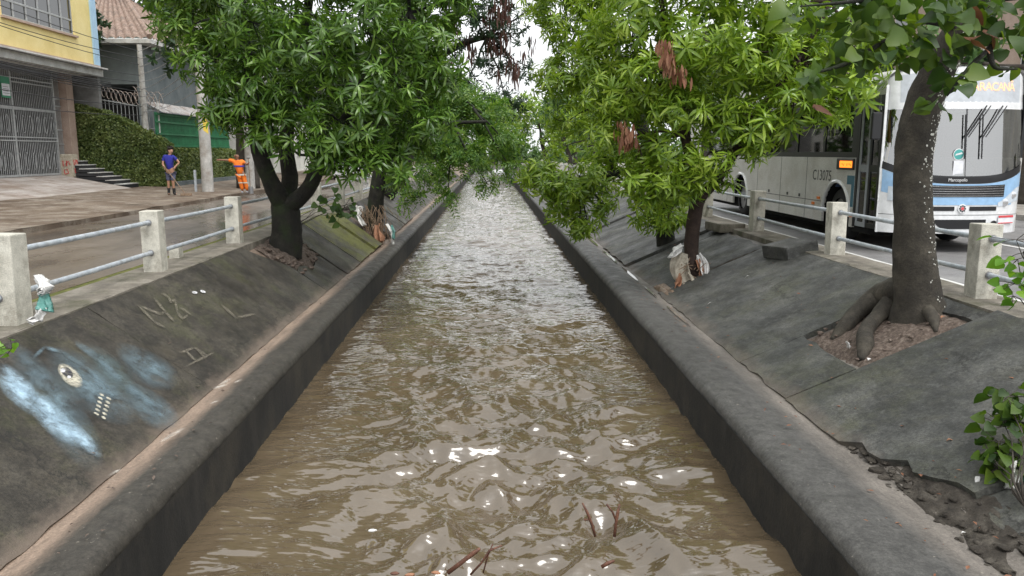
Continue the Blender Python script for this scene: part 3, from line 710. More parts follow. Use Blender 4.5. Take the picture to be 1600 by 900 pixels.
def foliage(root, clusters, kind, m, nobj=300, name='leaf_cluster', crown=None):
    """the clusters that show largest become objects of their own; the rest one mesh"""
    k = len(PROTO[kind]); off = OFF[root.name]
    def vis(c):
        d = c[0]-Vector((0, 0, EYE)); x = d.dot(RT)/d.dot(FW)*FPX; y = d.dot(UP)/d.dot(FW)*FPX
        return d.length/c[3]+(40 if abs(x) > 830 or abs(y) > 480 else 0)
    cl = sorted(clusters, key=vis); near, rest = cl[:nobj], cl[nobj:]
    V = []; F = []; n = 0
    for i, (p, a, s, sc) in enumerate(rest):
        v, f = PROTO[kind][i % k]; M = np.array(axis_frame(a, s))*sc; V.append(v @ M.T+np.array(p)); F.append(f+n); n += len(v)
    if crown is None and V: crown = npmesh('crown', np.concatenate(V), np.concatenate(F), m, root, smooth=True); crown['kind'] = 'stuff'
    par = crown if crown is not None else root
    for i, (p, a, s, sc) in enumerate(near):
        o = ensure(bpy.data.objects.new(name, pmesh(kind, i % k, m))); o.parent = par
        o.matrix_basis = Matrix.LocRotScale(p-off, axis_frame(a, s).to_quaternion(), Vector((sc,)*3))
    return crown
def bend(a, b, k, rs, sag=0., wob=.06):
    a, b = Vector(a), Vector(b); L = (b-a).length; out = []
    for i in range(k+1):
        t = i/k; p = a.lerp(b, t)+Vector((0, 0, sag*L*math.sin(t*math.pi)))
        if 0 < i < k: p += Vector((rs.gauss(0, 1), rs.gauss(0, 1), rs.gauss(0, 1)))*wob*L*.5
        out.append(p)
    return out
def twigs(root, lobes, clusters, hubs, m, rs, per=5, thick=.035):
    b = MB()
    for i, (c, rx, ry, rz) in enumerate(lobes):
        h = min(hubs, key=lambda q: (Vector(q)-Vector(c)).length); pts = bend(h, c, 4, rs, .06)
        b.tube(pts, [thick, thick*.85, thick*.7, thick*.55, thick*.35], 6)
        near = [q for q in clusters if (q[0]-Vector(c)).length < max(rx, ry, rz)*1.2]; rs.shuffle(near)
        for q in near[:per]: b.tube(bend(c, q[0]-q[1].normalized()*.02, 2, rs, -.05), [thick*.3, thick*.22, thick*.13], 4, cap=False)
    b.build('branches', m, root, smooth='all', kind='stuff')
def lob(px, py, Y, r, sx=1., sz=.8): return (P(px, py, Y), r*sx, r, r*sz)
def trunk(root, pts, rad, m, name='trunk', n=14, flare=None):
    b = MB(); rs = random.Random(int(pts[0][0]*100)); P_ = [Vector(p) for p in pts]; fine = []; rr_ = []
    for i in range(len(P_)-1):      # Catmull-Rom between the given points
        p0, p1, p2, p3 = P_[max(i-1, 0)], P_[i], P_[i+1], P_[min(i+2, len(P_)-1)]
        for k in range(5):
            t = k/5; fine.append(.5*((2*p1)+(p2-p0)*t+(2*p0-5*p1+4*p2-p3)*t*t+(3*p1-p0-3*p2+p3)*t**3)); rr_.append(rad[i]+(rad[i+1]-rad[i])*t)
    fine.append(P_[-1]); rr_.append(rad[-1]); k0 = len(b.v); b.tube(fine, rr_, n)
    for i, v in enumerate(b.v):
        c = fine[min(i//n, len(fine)-1)]; d = Vector(v)-c; b.v[i] = tuple(c+d*(1+.22*sn(v[0]*5+v[1]*4, v[2]*2.2, 3)+.2*sn(v[0]*14+v[1]*11, v[2]*6, 8)))
    return b.build(name, m, root, smooth='all')

# --- left mango tree with the dark forked trunk
rs = random.Random(11)
base = slope_pt(LS, 15.75, .72, -.12)
t1 = thing('mango_tree', base, 'dense dark green mango tree with black three-limbed forked trunk beside the left railing', 'tree')
trunk(t1, [base, P(448, 365, 15.75), P(446, 335, 15.75), P(444, 318, 15.8)], [.36, .30, .29, .27], 'bark_black', n=18)
fork = P(444, 325, 15.75)
h1 = [P(424, 285, 15.5), P(405, 235, 15.3), P(395, 165, 15.1), P(380, 40, 15), P(370, -90, 15)]
h2 = [P(453, 285, 16), P(448, 230, 16.1), P(455, 140, 16.2), P(480, 20, 16), P(500, -120, 16)]
h3 = [P(478, 300, 15.5), P(500, 255, 15.2), P(535, 195, 15), P(590, 110, 14.8), P(640, 20, 14.8)]
for h, r in ((h1, .17), (h2, .16), (h3, .15)): trunk(t1, [fork]+h, [r*1.25, r, r*.9, r*.75, r*.55, r*.3], 'bark_black', 'limb')
L1 = [lob(*a) for a in ((345, 160, 14.9, .5), (395, 130, 14.5, .6), (335, 95, 15.1, .6), (300, 40, 15.5, .6), (465, 165, 14.2, .5), (430, 205, 14.5, .45), (505, 205, 14, .5), (555, 240, 14, .45), (590, 195, 14, .5),
     (650, 150, 14.2, .55), (560, 130, 13.8, .6), (470, 75, 14, .7), (575, 50, 14, .7), (655, 70, 14.4, .6), (395, 35, 14.5, .7), (690, 110, 14.6, .45), (640, 215, 14.6, .4), (610, 240, 14.4, .35), (520, 250, 14.2, .35), (395, 205, 14.8, .3),
     (500, -60, 15, 1.1), (380, -80, 15.5, 1.1), (620, -60, 15, 1.), (285, -30, 16, .8), (430, 100, 16.8, 1.3), (590, 110, 16.8, 1.2), (330, 40, 17, 1.0), (520, 190, 16.6, .7), (690, 10, 15, .6), (560, 268, 13.9, .28), (590, 250, 13.9, .3), (500, 240, 14, .3), (350, 190, 14.7, .3), (440, 235, 14.3, .22), (670, 190, 14.2, .4), (625, 265, 14.0, .25))]
L1 += [(Vector((-4.4+dx, 15.4+dy, 6.6+dz)), 1.3, 1.3, .9) for dx, dy, dz in ((-1.5, 0, 0), (.2, -.5, .6), (1.8, .3, .1), (-.5, 1.6, .5), (.8, 1.2, 1.1))]
c1 = sample_lobes(L1, 11, rs, .4)
foliage(t1, c1, 'mango', 'leaf_mango_dark'); twigs(t1, L1, c1, h1+h2+h3, 'bark_black', rs)

# --- tree further along the left bank, feathery leaves drooping over the water
rs = random.Random(12); base = slope_pt(LS, 23.4, .3, -.15)
t2 = thing('canal_tree', base, 'tree on mossy left slabs with debris at its base and feathery leaves over the water', 'tree')
trunk(t2, [base, P(583, 345, 23.4), P(588, 310, 23.3), P(592, 275, 23.3), P(600, 220, 23.3), P(620, 130, 23.5), P(630, 20, 24)], [.34, .28, .22, .20, .17, .13, .08], 'bark_black')
hb = [P(600, 220, 23.3), P(640, 190, 23), P(700, 190, 22.8), P(650, 100, 23.6), P(740, 170, 23)]
trunk(t2, [P(594, 262, 23.3), P(630, 215, 23.1), P(680, 195, 22.9), P(760, 190, 22.8)], [.12, .1, .07, .04], 'bark_black', 'limb')
L2 = [lob(*a) for a in ((640, 200, 23, .8), (690, 225, 23, .7), (735, 250, 22.5, .5), (675, 275, 22.6, .5), (785, 225, 23, .5), (622, 275, 23.5, .4), (760, 190, 24, .8), (655, 130, 24, 1.), (715, 160, 24.5, .8), (640, 305, 22.8, .3), (760, 285, 22.3, .3), (700, 310, 22.4, .25), (800, 265, 22.6, .3), (630, 50, 24.5, 1.0), (560, 180, 24, .8), (610, -30, 25, 1.5))]
c2 = sample_lobes(L2, 9, rs, .35, .2)
foliage(t2, c2, 'pinnate', 'leaf_pinnate'); twigs(t2, L2, c2, hb, 'bark_black', rs)

# --- sparse tree with brown hanging pods, further still
rs = random.Random(13); base = slope_pt(LS, 33, .9, -.1)
t3 = thing('pod_tree', base, 'sparse tall tree with dark leaves and brown hanging pods against the white sky', 'tree')
trunk(t3, [base, P(640, 230, 33), P(655, 140, 33), P(690, 60, 32.5), P(740, -20, 32), P(780, -120, 32)], [.4, .32, .28, .22, .16, .08], 'bark_black')
hb = [P(690, 60, 32.5), P(740, -20, 32), P(760, 60, 31)]
trunk(t3, [P(672, 100, 32.7), P(720, 70, 32), P(770, 60, 31), P(800, 100, 31)], [.16, .12, .08, .03], 'bark_black', 'limb')
L3 = [lob(*a) for a in ((735, 20, 31, 1.2), (790, 50, 31, 1.0), (700, 60, 32, .9), (760, 100, 31, .7), (810, 110, 31, .7), (730, 140, 32, .8), (790, 160, 32, .8), (690, 130, 33, .8), (780, -40, 31, 1.4), (700, -40, 32, 1.6), (840, 10, 31, .6))]
c3 = sample_lobes(L3, 6.5, rs, .2, .0)
cr = foliage(t3, c3, 'mangos', 'leaf_deep', 260); twigs(t3, L3, c3, hb, 'bark_black', rs, 8, .05)
pc = [(P(rs.gauss(775, 42), rs.gauss(45, 45), 30.8+rs.gauss(0, .8)), Vector((0, 0, 1)), rs.uniform(0, 6), rs.uniform(1, 2.2)) for _ in range(46)]
foliage(t3, pc, 'pod', 'pod_brown', 46, 'pod_cluster', cr)

# --- right mango tree with thin brown trunk wrapped in rags
rs = random.Random(14); base = slope_pt(RS, 14.75, (3.84-3.15)/2.21, -.1)
t4 = thing('mango_tree', base, 'bright yellow-green mango tree with slim brown trunk wrapped in rags on the right slabs', 'tree')
trunk(t4, [base, P(1080, 395, 14.7), P(1082, 360, 14.6), P(1087, 325, 14.5), P(1095, 295, 14.4)], [.16, .135, .13, .13, .15], 'bark_brown')
fk = P(1092, 312, 14.45)
g1 = [P(1125, 275, 14.2), P(1150, 235, 14), P(1190, 170, 13.8), P(1250, 90, 13.6), P(1300, 0, 13.5)]
g2 = [P(1085, 270, 14.4), P(1070, 210, 14.4), P(1060, 130, 14.3), P(1040, 40, 14.4), P(1020, -80, 14.5)]
for h, r in ((g1, .085), (g2, .10)): trunk(t4, [fk]+h, [r*1.15, r, r*.95, r*.75, r*.5, r*.3], 'bark_brown', 'limb')
L4 = [lob(*a) for a in ((1040, 280, 14, .4), (1100, 250, 13.6, .45), (1180, 185, 13.4, .5), (1240, 165, 13.2, .5), (1300, 160, 13.2, .42), (1335, 135, 13.2, .4), (1250, 100, 13.3, .6), (1180, 80, 13.4, .7), (1100, 60, 13.5, .7), (1025, 110, 14, .6), (960, 150, 14.5, .55), (945, 80, 15, .65),
     (990, 30, 14.5, .8), (1110, -20, 14, .8), (1220, 20, 13.8, .7), (1320, 60, 13.5, .6), (1370, 100, 13.6, .35), (945, 215, 14.6, .4), (1185, 232, 13.5, .28), (1140, 195, 13.6, .5), (1000, 230, 14.2, .45), (1060, 170, 13.8, .5), (1075, 290, 13.9, .3), (1010, 310, 14.2, .28), (1110, 130, 14.8, 1.1), (1230, 110, 14.6, .9), (1000, 140, 15.4, .9), (1045, 335, 14.0, .22), (1035, 300, 13.9, .35), (1000, 280, 14, .35), (1065, 250, 13.6, .4), (1130, 285, 13.8, .22))]
L4 += [(Vector((4.3+dx, 14+dy, 6.0+dz)), 1.2, 1.2, .9) for dx, dy, dz in ((-1.4, 0, 0), (.2, -.5, .5), (1.8, .3, .1), (-.2, 1.6, .5), (.8, 1.0, 1.1))]
c4 = sample_lobes(L4, 11, rs, .4)
cr = foliage(t4, c4, 'mango', 'leaf_mango_light'); twigs(t4, L4, c4, g1+g2, 'bark_brown', rs)
dc = [(P(*a), Vector((0, 0, 1)), i*1.3, 1.15) for i, a in enumerate(((1040, 72, 12.9), (1047, 88, 12.9), (1044, 80, 12.8), (974, 198, 13.8), (983, 212, 13.8), (980, 205, 13.7), (1065, 110, 13.0)))]
foliage(t4, dc, 'dead', 'leaf_dead', 9, 'dead_leaf_cluster', cr)

# --- second right tree behind it
rs = random.Random(15); base = slope_pt(RS, 18.6, (4.18-3.15)/2.21, -.1)
t5 = thing('mango_tree', base, 'mango tree behind the rag-wrapped one, leafy low limb reaching over the right coping', 'tree')
trunk(t5, [base, P(1038, 355, 18.6), P(1035, 310, 18.5), P(1020, 250, 18.4), P(990, 160, 18.4), P(950, 40, 18.5)], [.25, .2, .19, .17, .13, .07], 'bark_black')
hb = [P(1020, 250, 18.4), P(990, 160, 18.4), P(960, 270, 17.8), P(900, 280, 17.4)]
trunk(t5, [P(1028, 280, 18.4), P(985, 268, 18), P(930, 275, 17.6), P(870, 285, 17.3)], [.1, .085, .06, .03], 'bark_black', 'limb')
L5 = [lob(*a) for a in ((845, 270, 17.5, .45), (895, 285, 17.3, .5), (935, 310, 17.2, .45), (880, 320, 17.3, .42), (918, 345, 17.2, .3), (975, 270, 17.8, .5), (1035, 325, 18, .45), (1010, 340, 17.9, .3), (950, 245, 18, .5), (868, 120, 18.5, .6), (885, 190, 18.5, .55), (905, 50, 18.5, .8), (880, 0, 19, .9), (930, 130, 19, .9), (1060, 300, 18.4, .5), (830, 275, 17.6, .3), (960, -60, 19, 1.4), (905, 350, 17.1, .35), (890, 300, 17., .4), (850, 290, 17.2, .35), (940, 280, 17.2, .4), (1050, 345, 17.9, .35))]
c5 = sample_lobes(L5, 11, rs, .4)
foliage(t5, c5, 'mango', 'leaf_mango_light'); twigs(t5, L5, c5, hb, 'bark_black', rs)

# --- big near trunk on the right with heart-shaped leaves
rs = random.Random(16); base = slope_pt(RS, 8.86, (4.82-3.15)/2.21, -.06)
t6 = thing('hibiscus_tree', base, 'leaning grey trunk speckled with pale lichen in a broken square pit, broad heart leaves above', 'tree')
tp = [P(1436, 505, 8.86), P(1434, 470, 8.86), P(1430, 420, 8.86), P(1428, 340, 8.86), P(1427, 270, 8.86), P(1432, 210, 8.86), P(1448, 150, 8.8), P(1478, 85, 8.7), P(1520, 10, 8.6), P(1570, -80, 8.5)]
tr = trunk(t6, tp, [.37, .27, .24, .215, .20, .195, .185, .17, .14, .1], 'bark_lichen', n=20)
def rpt(px, py, h): return slopeR0(px, py)+Vector((-.2, 0, .9))*h
def slopeR0(px, py):
    d = ray(px, py); o = Vector((0, 0, EYE)); n = Vector((-(RTP[1]-RB[1]), 0, RTP[0]-RB[0])); t = (Vector((RB[0], 0, RB[1]))-o).dot(n)/d.dot(n); return o+d*t
for pts, r0 in (([P(1430, 440, 8.8), rpt(1400, 482, .12), rpt(1372, 503, .07), rpt(1354, 522, .045), rpt(1352, 540, .02), rpt(1345, 556, -.06)], .15), ([P(1426, 445, 8.85), rpt(1380, 478, .14), rpt(1345, 494, .09), rpt(1322, 512, .03), rpt(1300, 526, -.06)], .17), ([P(1446, 480, 8.7), rpt(1458, 500, .02), rpt(1462, 512, -.06)], .08),
                ([P(1430, 465, 9.), rpt(1395, 462, .10), rpt(1365, 475, .04), rpt(1335, 492, -.04)], .12)):
    trunk(t6, pts, [r0, r0*.9]+[r0*.6]*(len(pts)-3)+[r0*.25], 'bark_lichen', 'root', 10)
lm = MB(); ln_ = random.Random(5)      # pale lichen flecks on the bark, thickest on the channel-away side near the top
bv = [Vector(v.co)+OFF[t6.name] for v in tr.data.vertices]; bn = [v.normal.copy() for v in tr.data.vertices]
for _ in range(3600):
    i = ln_.randrange(len(bv)); n_ = bn[i]
    if n_.dot(Vector((.8, -.6, 0))) < .45+.45*ln_.random() or bv[i].z < -.2+2.6*ln_.random(): continue
    j = ln_.randrange(len(bv)); u = n_.orthogonal().normalized(); v_ = n_.cross(u)
    p = bv[i]+u*ln_.uniform(-.05, .05)+v_*ln_.uniform(-.06, .06)+n_*.003; r0 = ln_.uniform(.004, .013)*(1.3 if bv[i].z > 1.3 else 1)
    lm.add([p+(u*math.cos(a)+v_*math.sin(a))*r0*ln_.uniform(.6, 1.2) for a in [k*1.047 for k in range(6)]]+[p+n_*.004], [(k, (k+1) % 6, 6) for k in range(6)])
surf('lichen', [(.42, .42, .38), (.55, .55, .5), (.66, .66, .62)], 20, .9, .2, 60)
lm.build('lichen_flecks', 'lichen', t6, kind='stuff')
hp = [[P(1500, 45, 8.65), P(1440, 35, 8.2), P(1390, 60, 7.8), P(1320, 100, 7.5), P(1250, 118, 7.3)], [P(1520, 10, 8.6), P(1560, 40, 8.1), P(1545, 75, 7.8), P(1515, 105, 7.6), P(1480, 150, 7.5)],
      [P(1540, -30, 8.6), P(1450, -20, 8), P(1350, 0, 7.7), P(1250, 10, 7.5)], [P(1545, -40, 8.6), P(1600, 0, 8.2), P(1640, 60, 8)], [P(1545, 75, 7.8), P(1555, 105, 7.7), P(1590, 108, 7.7)]]
for q in hp: trunk(t6, q, [.035]+[.022]*(len(q)-2)+[.006], 'bark_black', 'limb', 7)
hv = []
for i in range(5): hv.append(leaf_verts(.19, .19, .5+.2*i, .16, random.Random(i), True))
hm = []
for v, f in hv:
    me = bpy.data.meshes.new('leaf'); me.from_pydata([tuple(x) for x in v], [], [tuple(int(q) for q in x) for x in f]); me.polygons.foreach_set('use_smooth', [True]*len(me.polygons)); me.materials.append(MATS['leaf_heart']); hm.append(me)
dm = []
for i in range(2):
    me = hm[i].copy(); me.materials.clear(); me.materials.append(MATS['leaf_dead']); dm.append(me)
def heart_leaves(root, spots, rs, meshes, name='leaf', sc=(.7, 1.25), par=None):
    off = OFF[root.name]
    for p, dr in spots:
        o = ensure(bpy.data.objects.new(name, rs.choice(meshes))); o.parent = par or root
        q = Vector((1, 0, 0)).rotation_difference(dr.normalized()).to_matrix() @ Matrix.Rotation(rs.gauss(0, .5), 3, 'X')
        o.matrix_basis = Matrix.LocRotScale(p-off, q.to_quaternion(), Vector((rs.uniform(*sc),)*3))
def spot(c, r, rs, out=1.):
    d = Vector((rs.gauss(0, 1), rs.gauss(0, 1), rs.gauss(0, .8))); p = Vector(c)+d*r*.5
    return p, Vector((d.x, d.y, -.5+.3*rs.gauss(0, 1)))+Vector((rs.gauss(0, .4), rs.gauss(0, .4)-.3, 0))
HL = [(1500, 20, 8, .45, 30), (1580, 50, 7.8, .4, 26), (1420, 30, 7.7, .4, 36), (1355, 75, 7.5, .28, 26), (1290, 110, 7.35, .22, 16), (1240, 25, 7.5, .18, 12), (1330, 25, 7.6, .3, 28), (1560, 5, 8.2, .4, 22), (1590, 100, 7.9, .14, 6), (1490, 125, 7.55, .16, 9), (1465, 165, 7.5, .1, 5), (1400, 90, 7.6, .2, 10), (1260, 130, 7.3, .12, 6), (1470, 70, 7.8, .3, 20), (1480, -50, 8, .6, 26), (1350, -40, 7.7, .4, 14)]
sp = [spot(P(a, b_, c), r, rs) for a, b_, c, r, n in HL for _ in range(n)]
heart_leaves(t6, sp, rs, hm)
heart_leaves(t6, [spot(P(a, b_, 7.7), .08, rs) for a, b_ in ((1505, 25), (1540, 50), (1550, 55), (1535, 52), (1515, 75), (1262, 168), (1590, 5))], rs, dm, 'dead_leaf')

# --- trees of the background
def far_tree(name, x, y, z, h, r, label, seed, m='leaf_far', kind='far', group=None, dens=1.7, trunk_r=.22, low=.35, bark='bark_far', lean=(0, 0), nobj=0):
    rs = random.Random(seed); root = thing(name, (x, y, z), label, 'tree', group); top = Vector((x+lean[0], y+lean[1], z+h))
    pts = bend((x, y, z-.1), top-Vector((0, 0, h*.25)), 4, rs, 0, .03); trunk(root, pts, [trunk_r*1.3, trunk_r, trunk_r*.85, trunk_r*.6, trunk_r*.3], bark)
    lobes = []
    for i in range(int(9+r*2)):
        a = rs.uniform(0, 6.28); q = rs.random()**.6; zz = rs.uniform(low, 1); wd = math.sin(min(1, (1.12-zz)/.75)*1.57)
        lobes.append((Vector((x+lean[0]*zz+math.cos(a)*r*q*wd, y+lean[1]*zz+math.sin(a)*r*q*wd, z+h*zz)), r*rs.uniform(.28, .45), r*rs.uniform(.28, .45), r*rs.uniform(.22, .34)))
    cl = sample_lobes(lobes, dens, rs, .3, .3); foliage(root, cl, kind, m, nobj); twigs(root, lobes, cl, pts[1:], bark, rs, 2, trunk_r*.3); return root
GB = 'trees lining the canal far off'
spec = [(-6.4, 44, 6, 2.4, 'leaf_far', .6, 'low hazy tree by the far left railing'), (7.2, 40, 6, 2.3, 'leaf_far', -.5, 'low hazy tree by the far right railing'), (-6.6, 56, 6.6, 2.8, 'leaf_mango_light', .6, 'yellowish tree further along the far left railing'), (7.2, 54, 6.6, 2.8, 'leaf_mango_light', -.5, 'yellowish tree further along the far right railing'),
        (-6.4, 70, 6.8, 3.4, 'leaf_mango_light', 1., 'broad pale tree on the left where the canal narrows from sight'), (7.4, 72, 6.8, 3.4, 'leaf_far', -1, 'broad green tree on the right where the canal narrows from sight'), (-6, 88, 7.6, 4.4, 'leaf_far', 1.5, 'wide tree at the left end of the canal'), (6.6, 90, 7.6, 4.4, 'leaf_mango_light', -1.5, 'wide tree at the right end of the canal'), (0.5, 118, 9, 6, 'leaf_far', 0, 'hazy tree closing the end of the canal'), (-10, 114, 10, 6, 'leaf_far', 0, 'hazy tree closing the end of the left street'), (12, 112, 10, 6, 'leaf_far', 0, 'hazy tree closing the end of the right road')]
for i, (x, y, h, r, m, ln, lb) in enumerate(spec):
    far_tree('canal_tree', x, y, 0 if abs(x) > 4.5 else -.1, h, r, lb, 100+i, m, group=GB, lean=(ln, 0), low=.25)
far_tree('street_tree', -11.0, 36.5, .08, 9.5, 4.0, 'large dark street tree with thick trunk behind the worker in orange', 131, 'leaf_deep', trunk_r=.42, low=.5, dens=1.6)
far_tree('garden_tree', -24, 62, .1, 13, 5.5, 'dark tree rising behind the tiled roof', 132, 'leaf_deep', trunk_r=.4, low=.45)
far_tree('garden_tree', -19.3, 39.6, .1, 8.6, 1.5, 'small leafy tree against the tiled roof beside the yellow building', 133, 'leaf_deep', trunk_r=.12, low=.72, dens=2.2)
far_tree('street_tree', 16.5, 24, .08, 10, 4.2, 'street tree on the far pavement behind the bus windscreen', 134, 'leaf_far', trunk_r=.3, low=.4)
far_tree('street_tree', 15.5, 38, .08, 10, 4.5, 'street tree on the far pavement beyond the tail of the bus', 135, 'leaf_far', trunk_r=.3, low=.3)
far_tree('street_tree', -11.5, 56, .08, 10, 4.5, 'street tree on the muddy pavement well beyond the green fence', 136, 'leaf_far', trunk_r=.3, low=.35)
far_tree('street_tree', 14.6, 54, .08, 9, 4.2, 'street tree furthest along the pavement across the right road', 137, 'leaf_far', trunk_r=.3, low=.25)

# --- undergrowth closing the view at the end of the canal
rs = random.Random(77)
lo_ = [(Vector((x+rs.uniform(-1, 1), 128+rs.uniform(-6, 8), rs.uniform(.3, 2.2))), rs.uniform(1.6, 3), 2., rs.uniform(1.3, 2.6)) for x in range(-34, 36, 2)]
wd_ = sample_lobes(lo_, .9, rs, .3, .3); V = []; F = []; n = 0
for i, (p, a, sp_, sc) in enumerate(wd_):
    v, f = PROTO['far'][i % 6]; V.append(v @ (np.array(axis_frame(a, sp_))*sc*2.2).T+np.array(p)); F.append(f+n); n += len(v)
tag(npmesh('far_undergrowth', np.concatenate(V), np.concatenate(F), 'leaf_far', smooth=True), 'hazy undergrowth closing the view beyond the end of the canal', 'undergrowth', kind='stuff')

# ================================================================== RAILINGS
def railing(side, x, ys, label):
    root = thing('railing', (x, ys[0], 0), label, 'railing'); me = []
    for k in range(3):
        b = MB(); b.box((0, 0, .385), (.25, .25, .93))
        o = b.build('post', 'post_white', None, bevel=.012); me.append(o.data); bpy.data.objects.remove(o)
    rs = random.Random(int(x*10)+99)
    for i, y in enumerate(ys):
        o = ensure(bpy.data.objects.new('post', me[i % 3])); o.parent = root; o.location = (0, y-ys[0], 0)
        o.rotation_euler = (rs.gauss(0, .012), rs.gauss(0, .012), rs.gauss(0, .03))
        if side < 0 and i == 1: o.scale = (1.25, 1.1, 1.03)
    for i in range(len(ys)-1):
        for z in (.69, .27):
            b = MB(); a = Vector((x, ys[i]+.09, z+rs.gauss(0, .008))); c = Vector((x, ys[i+1]-.09, z+rs.gauss(0, .008)))
            m = a.lerp(c, .5)+Vector((0, 0, -.006)); b.tube([a, m, c], .031, 12); r = b.build('rail', 'rail_paint', root, smooth=True)
            if i < 7:
                q = MB()
                for e in (a, c):
                    sg = 1 if e is a else -1; q.tube([e+Vector((0, sg*.03, 0)), e+Vector((0, sg*.05, 0))], .043, 12)
                q.build('collar', 'steel_grey', r, smooth=True)
    return root
railing(-1, -4.72, [4.4, 7.7]+[11.15+3.5*k for k in range(22)], 'white concrete post railing with grey pipes beside the wet muddy road')
railing(1, 5.66, [4.95, 8.8]+[12.7+3.87*k for k in range(20)], 'white concrete post railing with grey pipes in front of the bus')
# a loose concrete block and small posts
p = slope_pt(RS, 13.45, .93, .0); b = MB(); b.box((p.x, p.y, p.z+.06), (.62, .75, .24), m=Matrix.Rotation(-.2, 3, 'Y') @ Matrix.Rotation(.25, 3, 'Z')); 
o = b.build('concrete_block', 'slab_right', bevel=.03); tag(o, 'broken dark concrete block lying at the top of the right slope', 'block')
p = slope_pt(RS, 17.6, .97, .0); b = MB(); b.box((p.x, p.y, p.z+.03), (.6, .9, .2), rz=.1); o = b.build('concrete_block', 'ledge', bevel=.03); tag(o, 'low flat concrete block beside the right railing near the bus rear wheel', 'block')
b = MB(); b.box((-4.98, 12.55, .09), (.16, .18, .2)); o = b.build('concrete_stub', 'post_white', bevel=.01); tag(o, 'small white concrete stub on the left ledge between two railing posts', 'block')

# ================================================================== THE BUS
BUS = thing('city_bus', (6.77, 13.2, -.062), 'white and pale blue city bus with lit orange signs beyond the right railing', 'bus')
OFF[BUS.name] = Vector((0, 0, 0)); BUS.scale = (1, 1, 1.035)
BW, BL, BH = 2.5, 11.6, 3.06
def fy(x, z):      # front surface: distance behind the foremost point
    t = abs(x-BW/2)/(BW/2); return .34*t**2.6+.10*max(0, t-.88)/.12*t+(max(0, z-1.25)*.11 if z > 1.25 else 0)+.04*max(0, .6-z)
def fpatch(name, m, x0, x1, zl, zh, off=0., nu=26, nv=8, parent=BUS, thick=0):
    f0 = zl if callable(zl) else (lambda x: zl); f1 = zh if callable(zh) else (lambda x: zh); b = MB()
    b.grid(lambda u, v: ((x0+(x1-x0)*u), fy(x0+(x1-x0)*u, f0(x0+(x1-x0)*u)+(f1(x0+(x1-x0)*u)-f0(x0+(x1-x0)*u))*v)-off, f0(x0+(x1-x0)*u)+(f1(x0+(x1-x0)*u)-f0(x0+(x1-x0)*u))*v), nu, nv)
    return b.build(name, m, parent, smooth='all')
C = BW/2
sm = lambda a, b, x: max(0, min(1, (x-a)/(b-a)))**2*(3-2*max(0, min(1, (x-a)/(b-a))))
wsb = lambda x: 1.22+.26*(abs(x-C)/C)**3          # windscreen lower edge
blueb = lambda x: .80+.22*(abs(x-C)/C)**2
fpatch('front_panel', 'bus_white_clean', 0, BW, .33, lambda x: wsb(x)-.05)
fpatch('windscreen_surround', 'bus_black', 0.0, BW, lambda x: wsb(x)-.075, lambda x: wsb(x)+.05, .006)
ws = fpatch('windscreen', 'glass_front', .03, BW-.03, lambda x: wsb(x)+.03, 2.36, -.004)
fpatch('header', 'bus_white_clean', 0, BW, 2.35, 2.47); 
fpatch('destination_glass', 'sign_panel', .22, BW-.22, 2.46, lambda x: 2.93-.10*(abs(x-C)/C)**6, .0)
fpatch('destination_surround', 'bus_white_clean', .0, BW, 2.46, lambda x: 3.02-.22*(abs(x-C)/C)**5, -.006)
b = MB(); b.grid(lambda u, v: (BW*u, .0+fy(BW*u, 3.0)+.0+v*.5, 3.02-.22*(abs(u*2-1))**5+.05*math.sin(v*1.57)), 26, 5); b.build('front_dome', 'bus_white_clean', BUS, smooth='all')
# letters of the front sign, following the curved panel
sx = .42
for i, ch in enumerate('MARACANÃ'):
    x = C+.02+i*.116; y = fy(x, 2.72)-.006; s_ = (fy(x+.02, 2.72)-fy(x-.02, 2.72))/.04
    M = Matrix.Translation((x, y, 2.70)) @ Matrix.Rotation(math.atan(s_), 4, 'Z') @ Matrix.Rotation(R(90-6), 4, 'X')
    text(ch, .19, 'led_pale', BUS, M, 'sign_letter', .001)
fpatch('blue_band', 'bus_blue', .03, BW-.03, lambda x: blueb(x)-.0, lambda x: wsb(x)-.08, .005)
fpatch('blue_swoosh', 'bus_blue', .30, BW-.30, .80, lambda x: .90+.05*(abs(x-C)/C)**2, .007)
gz0 = lambda x: .93+.0*x+.10*sm(.55, 1., abs(x-C)/C); gz1 = lambda x: 1.115+.05*(abs(x-C)/C)**2
fpatch('grille', 'bus_black', .49, BW-.49, gz0, gz1, .010)
for k in range(5):
    f = (k+.5)/5; fpatch('grille_bar', 'chrome', .51, BW-.51, lambda x, f=f: gz0(x)+(gz1(x)-gz0(x))*f-.004, lambda x, f=f: gz0(x)+(gz1(x)-gz0(x))*f+.004, .02, 26, 2)
for x0, x1 in ((.62, C-.13), (C+.13, BW-.62)): fpatch('lower_grille', 'bus_black', x0, x1, .705, lambda x: .775, .008, 14, 3)
fpatch('bumper_seam', 'letter_grey', .02, BW-.02, .632, .640, .004, 26, 2)
fpatch('bumper_intake', 'bus_black', .80, BW-.80, lambda x: .405+.10*max(0, abs(x-C)-.32)/.13, .56, .008, 20, 3)
for x0 in (.58, BW-.70): fpatch('fog_recess', 'bus_black', x0, x0+.12, lambda x, x0=x0: .39+.06*abs((x-x0)/.12-(.5)), lambda x, x0=x0: .545-.05*abs((x-x0)/.12-.5), .008, 8, 4)
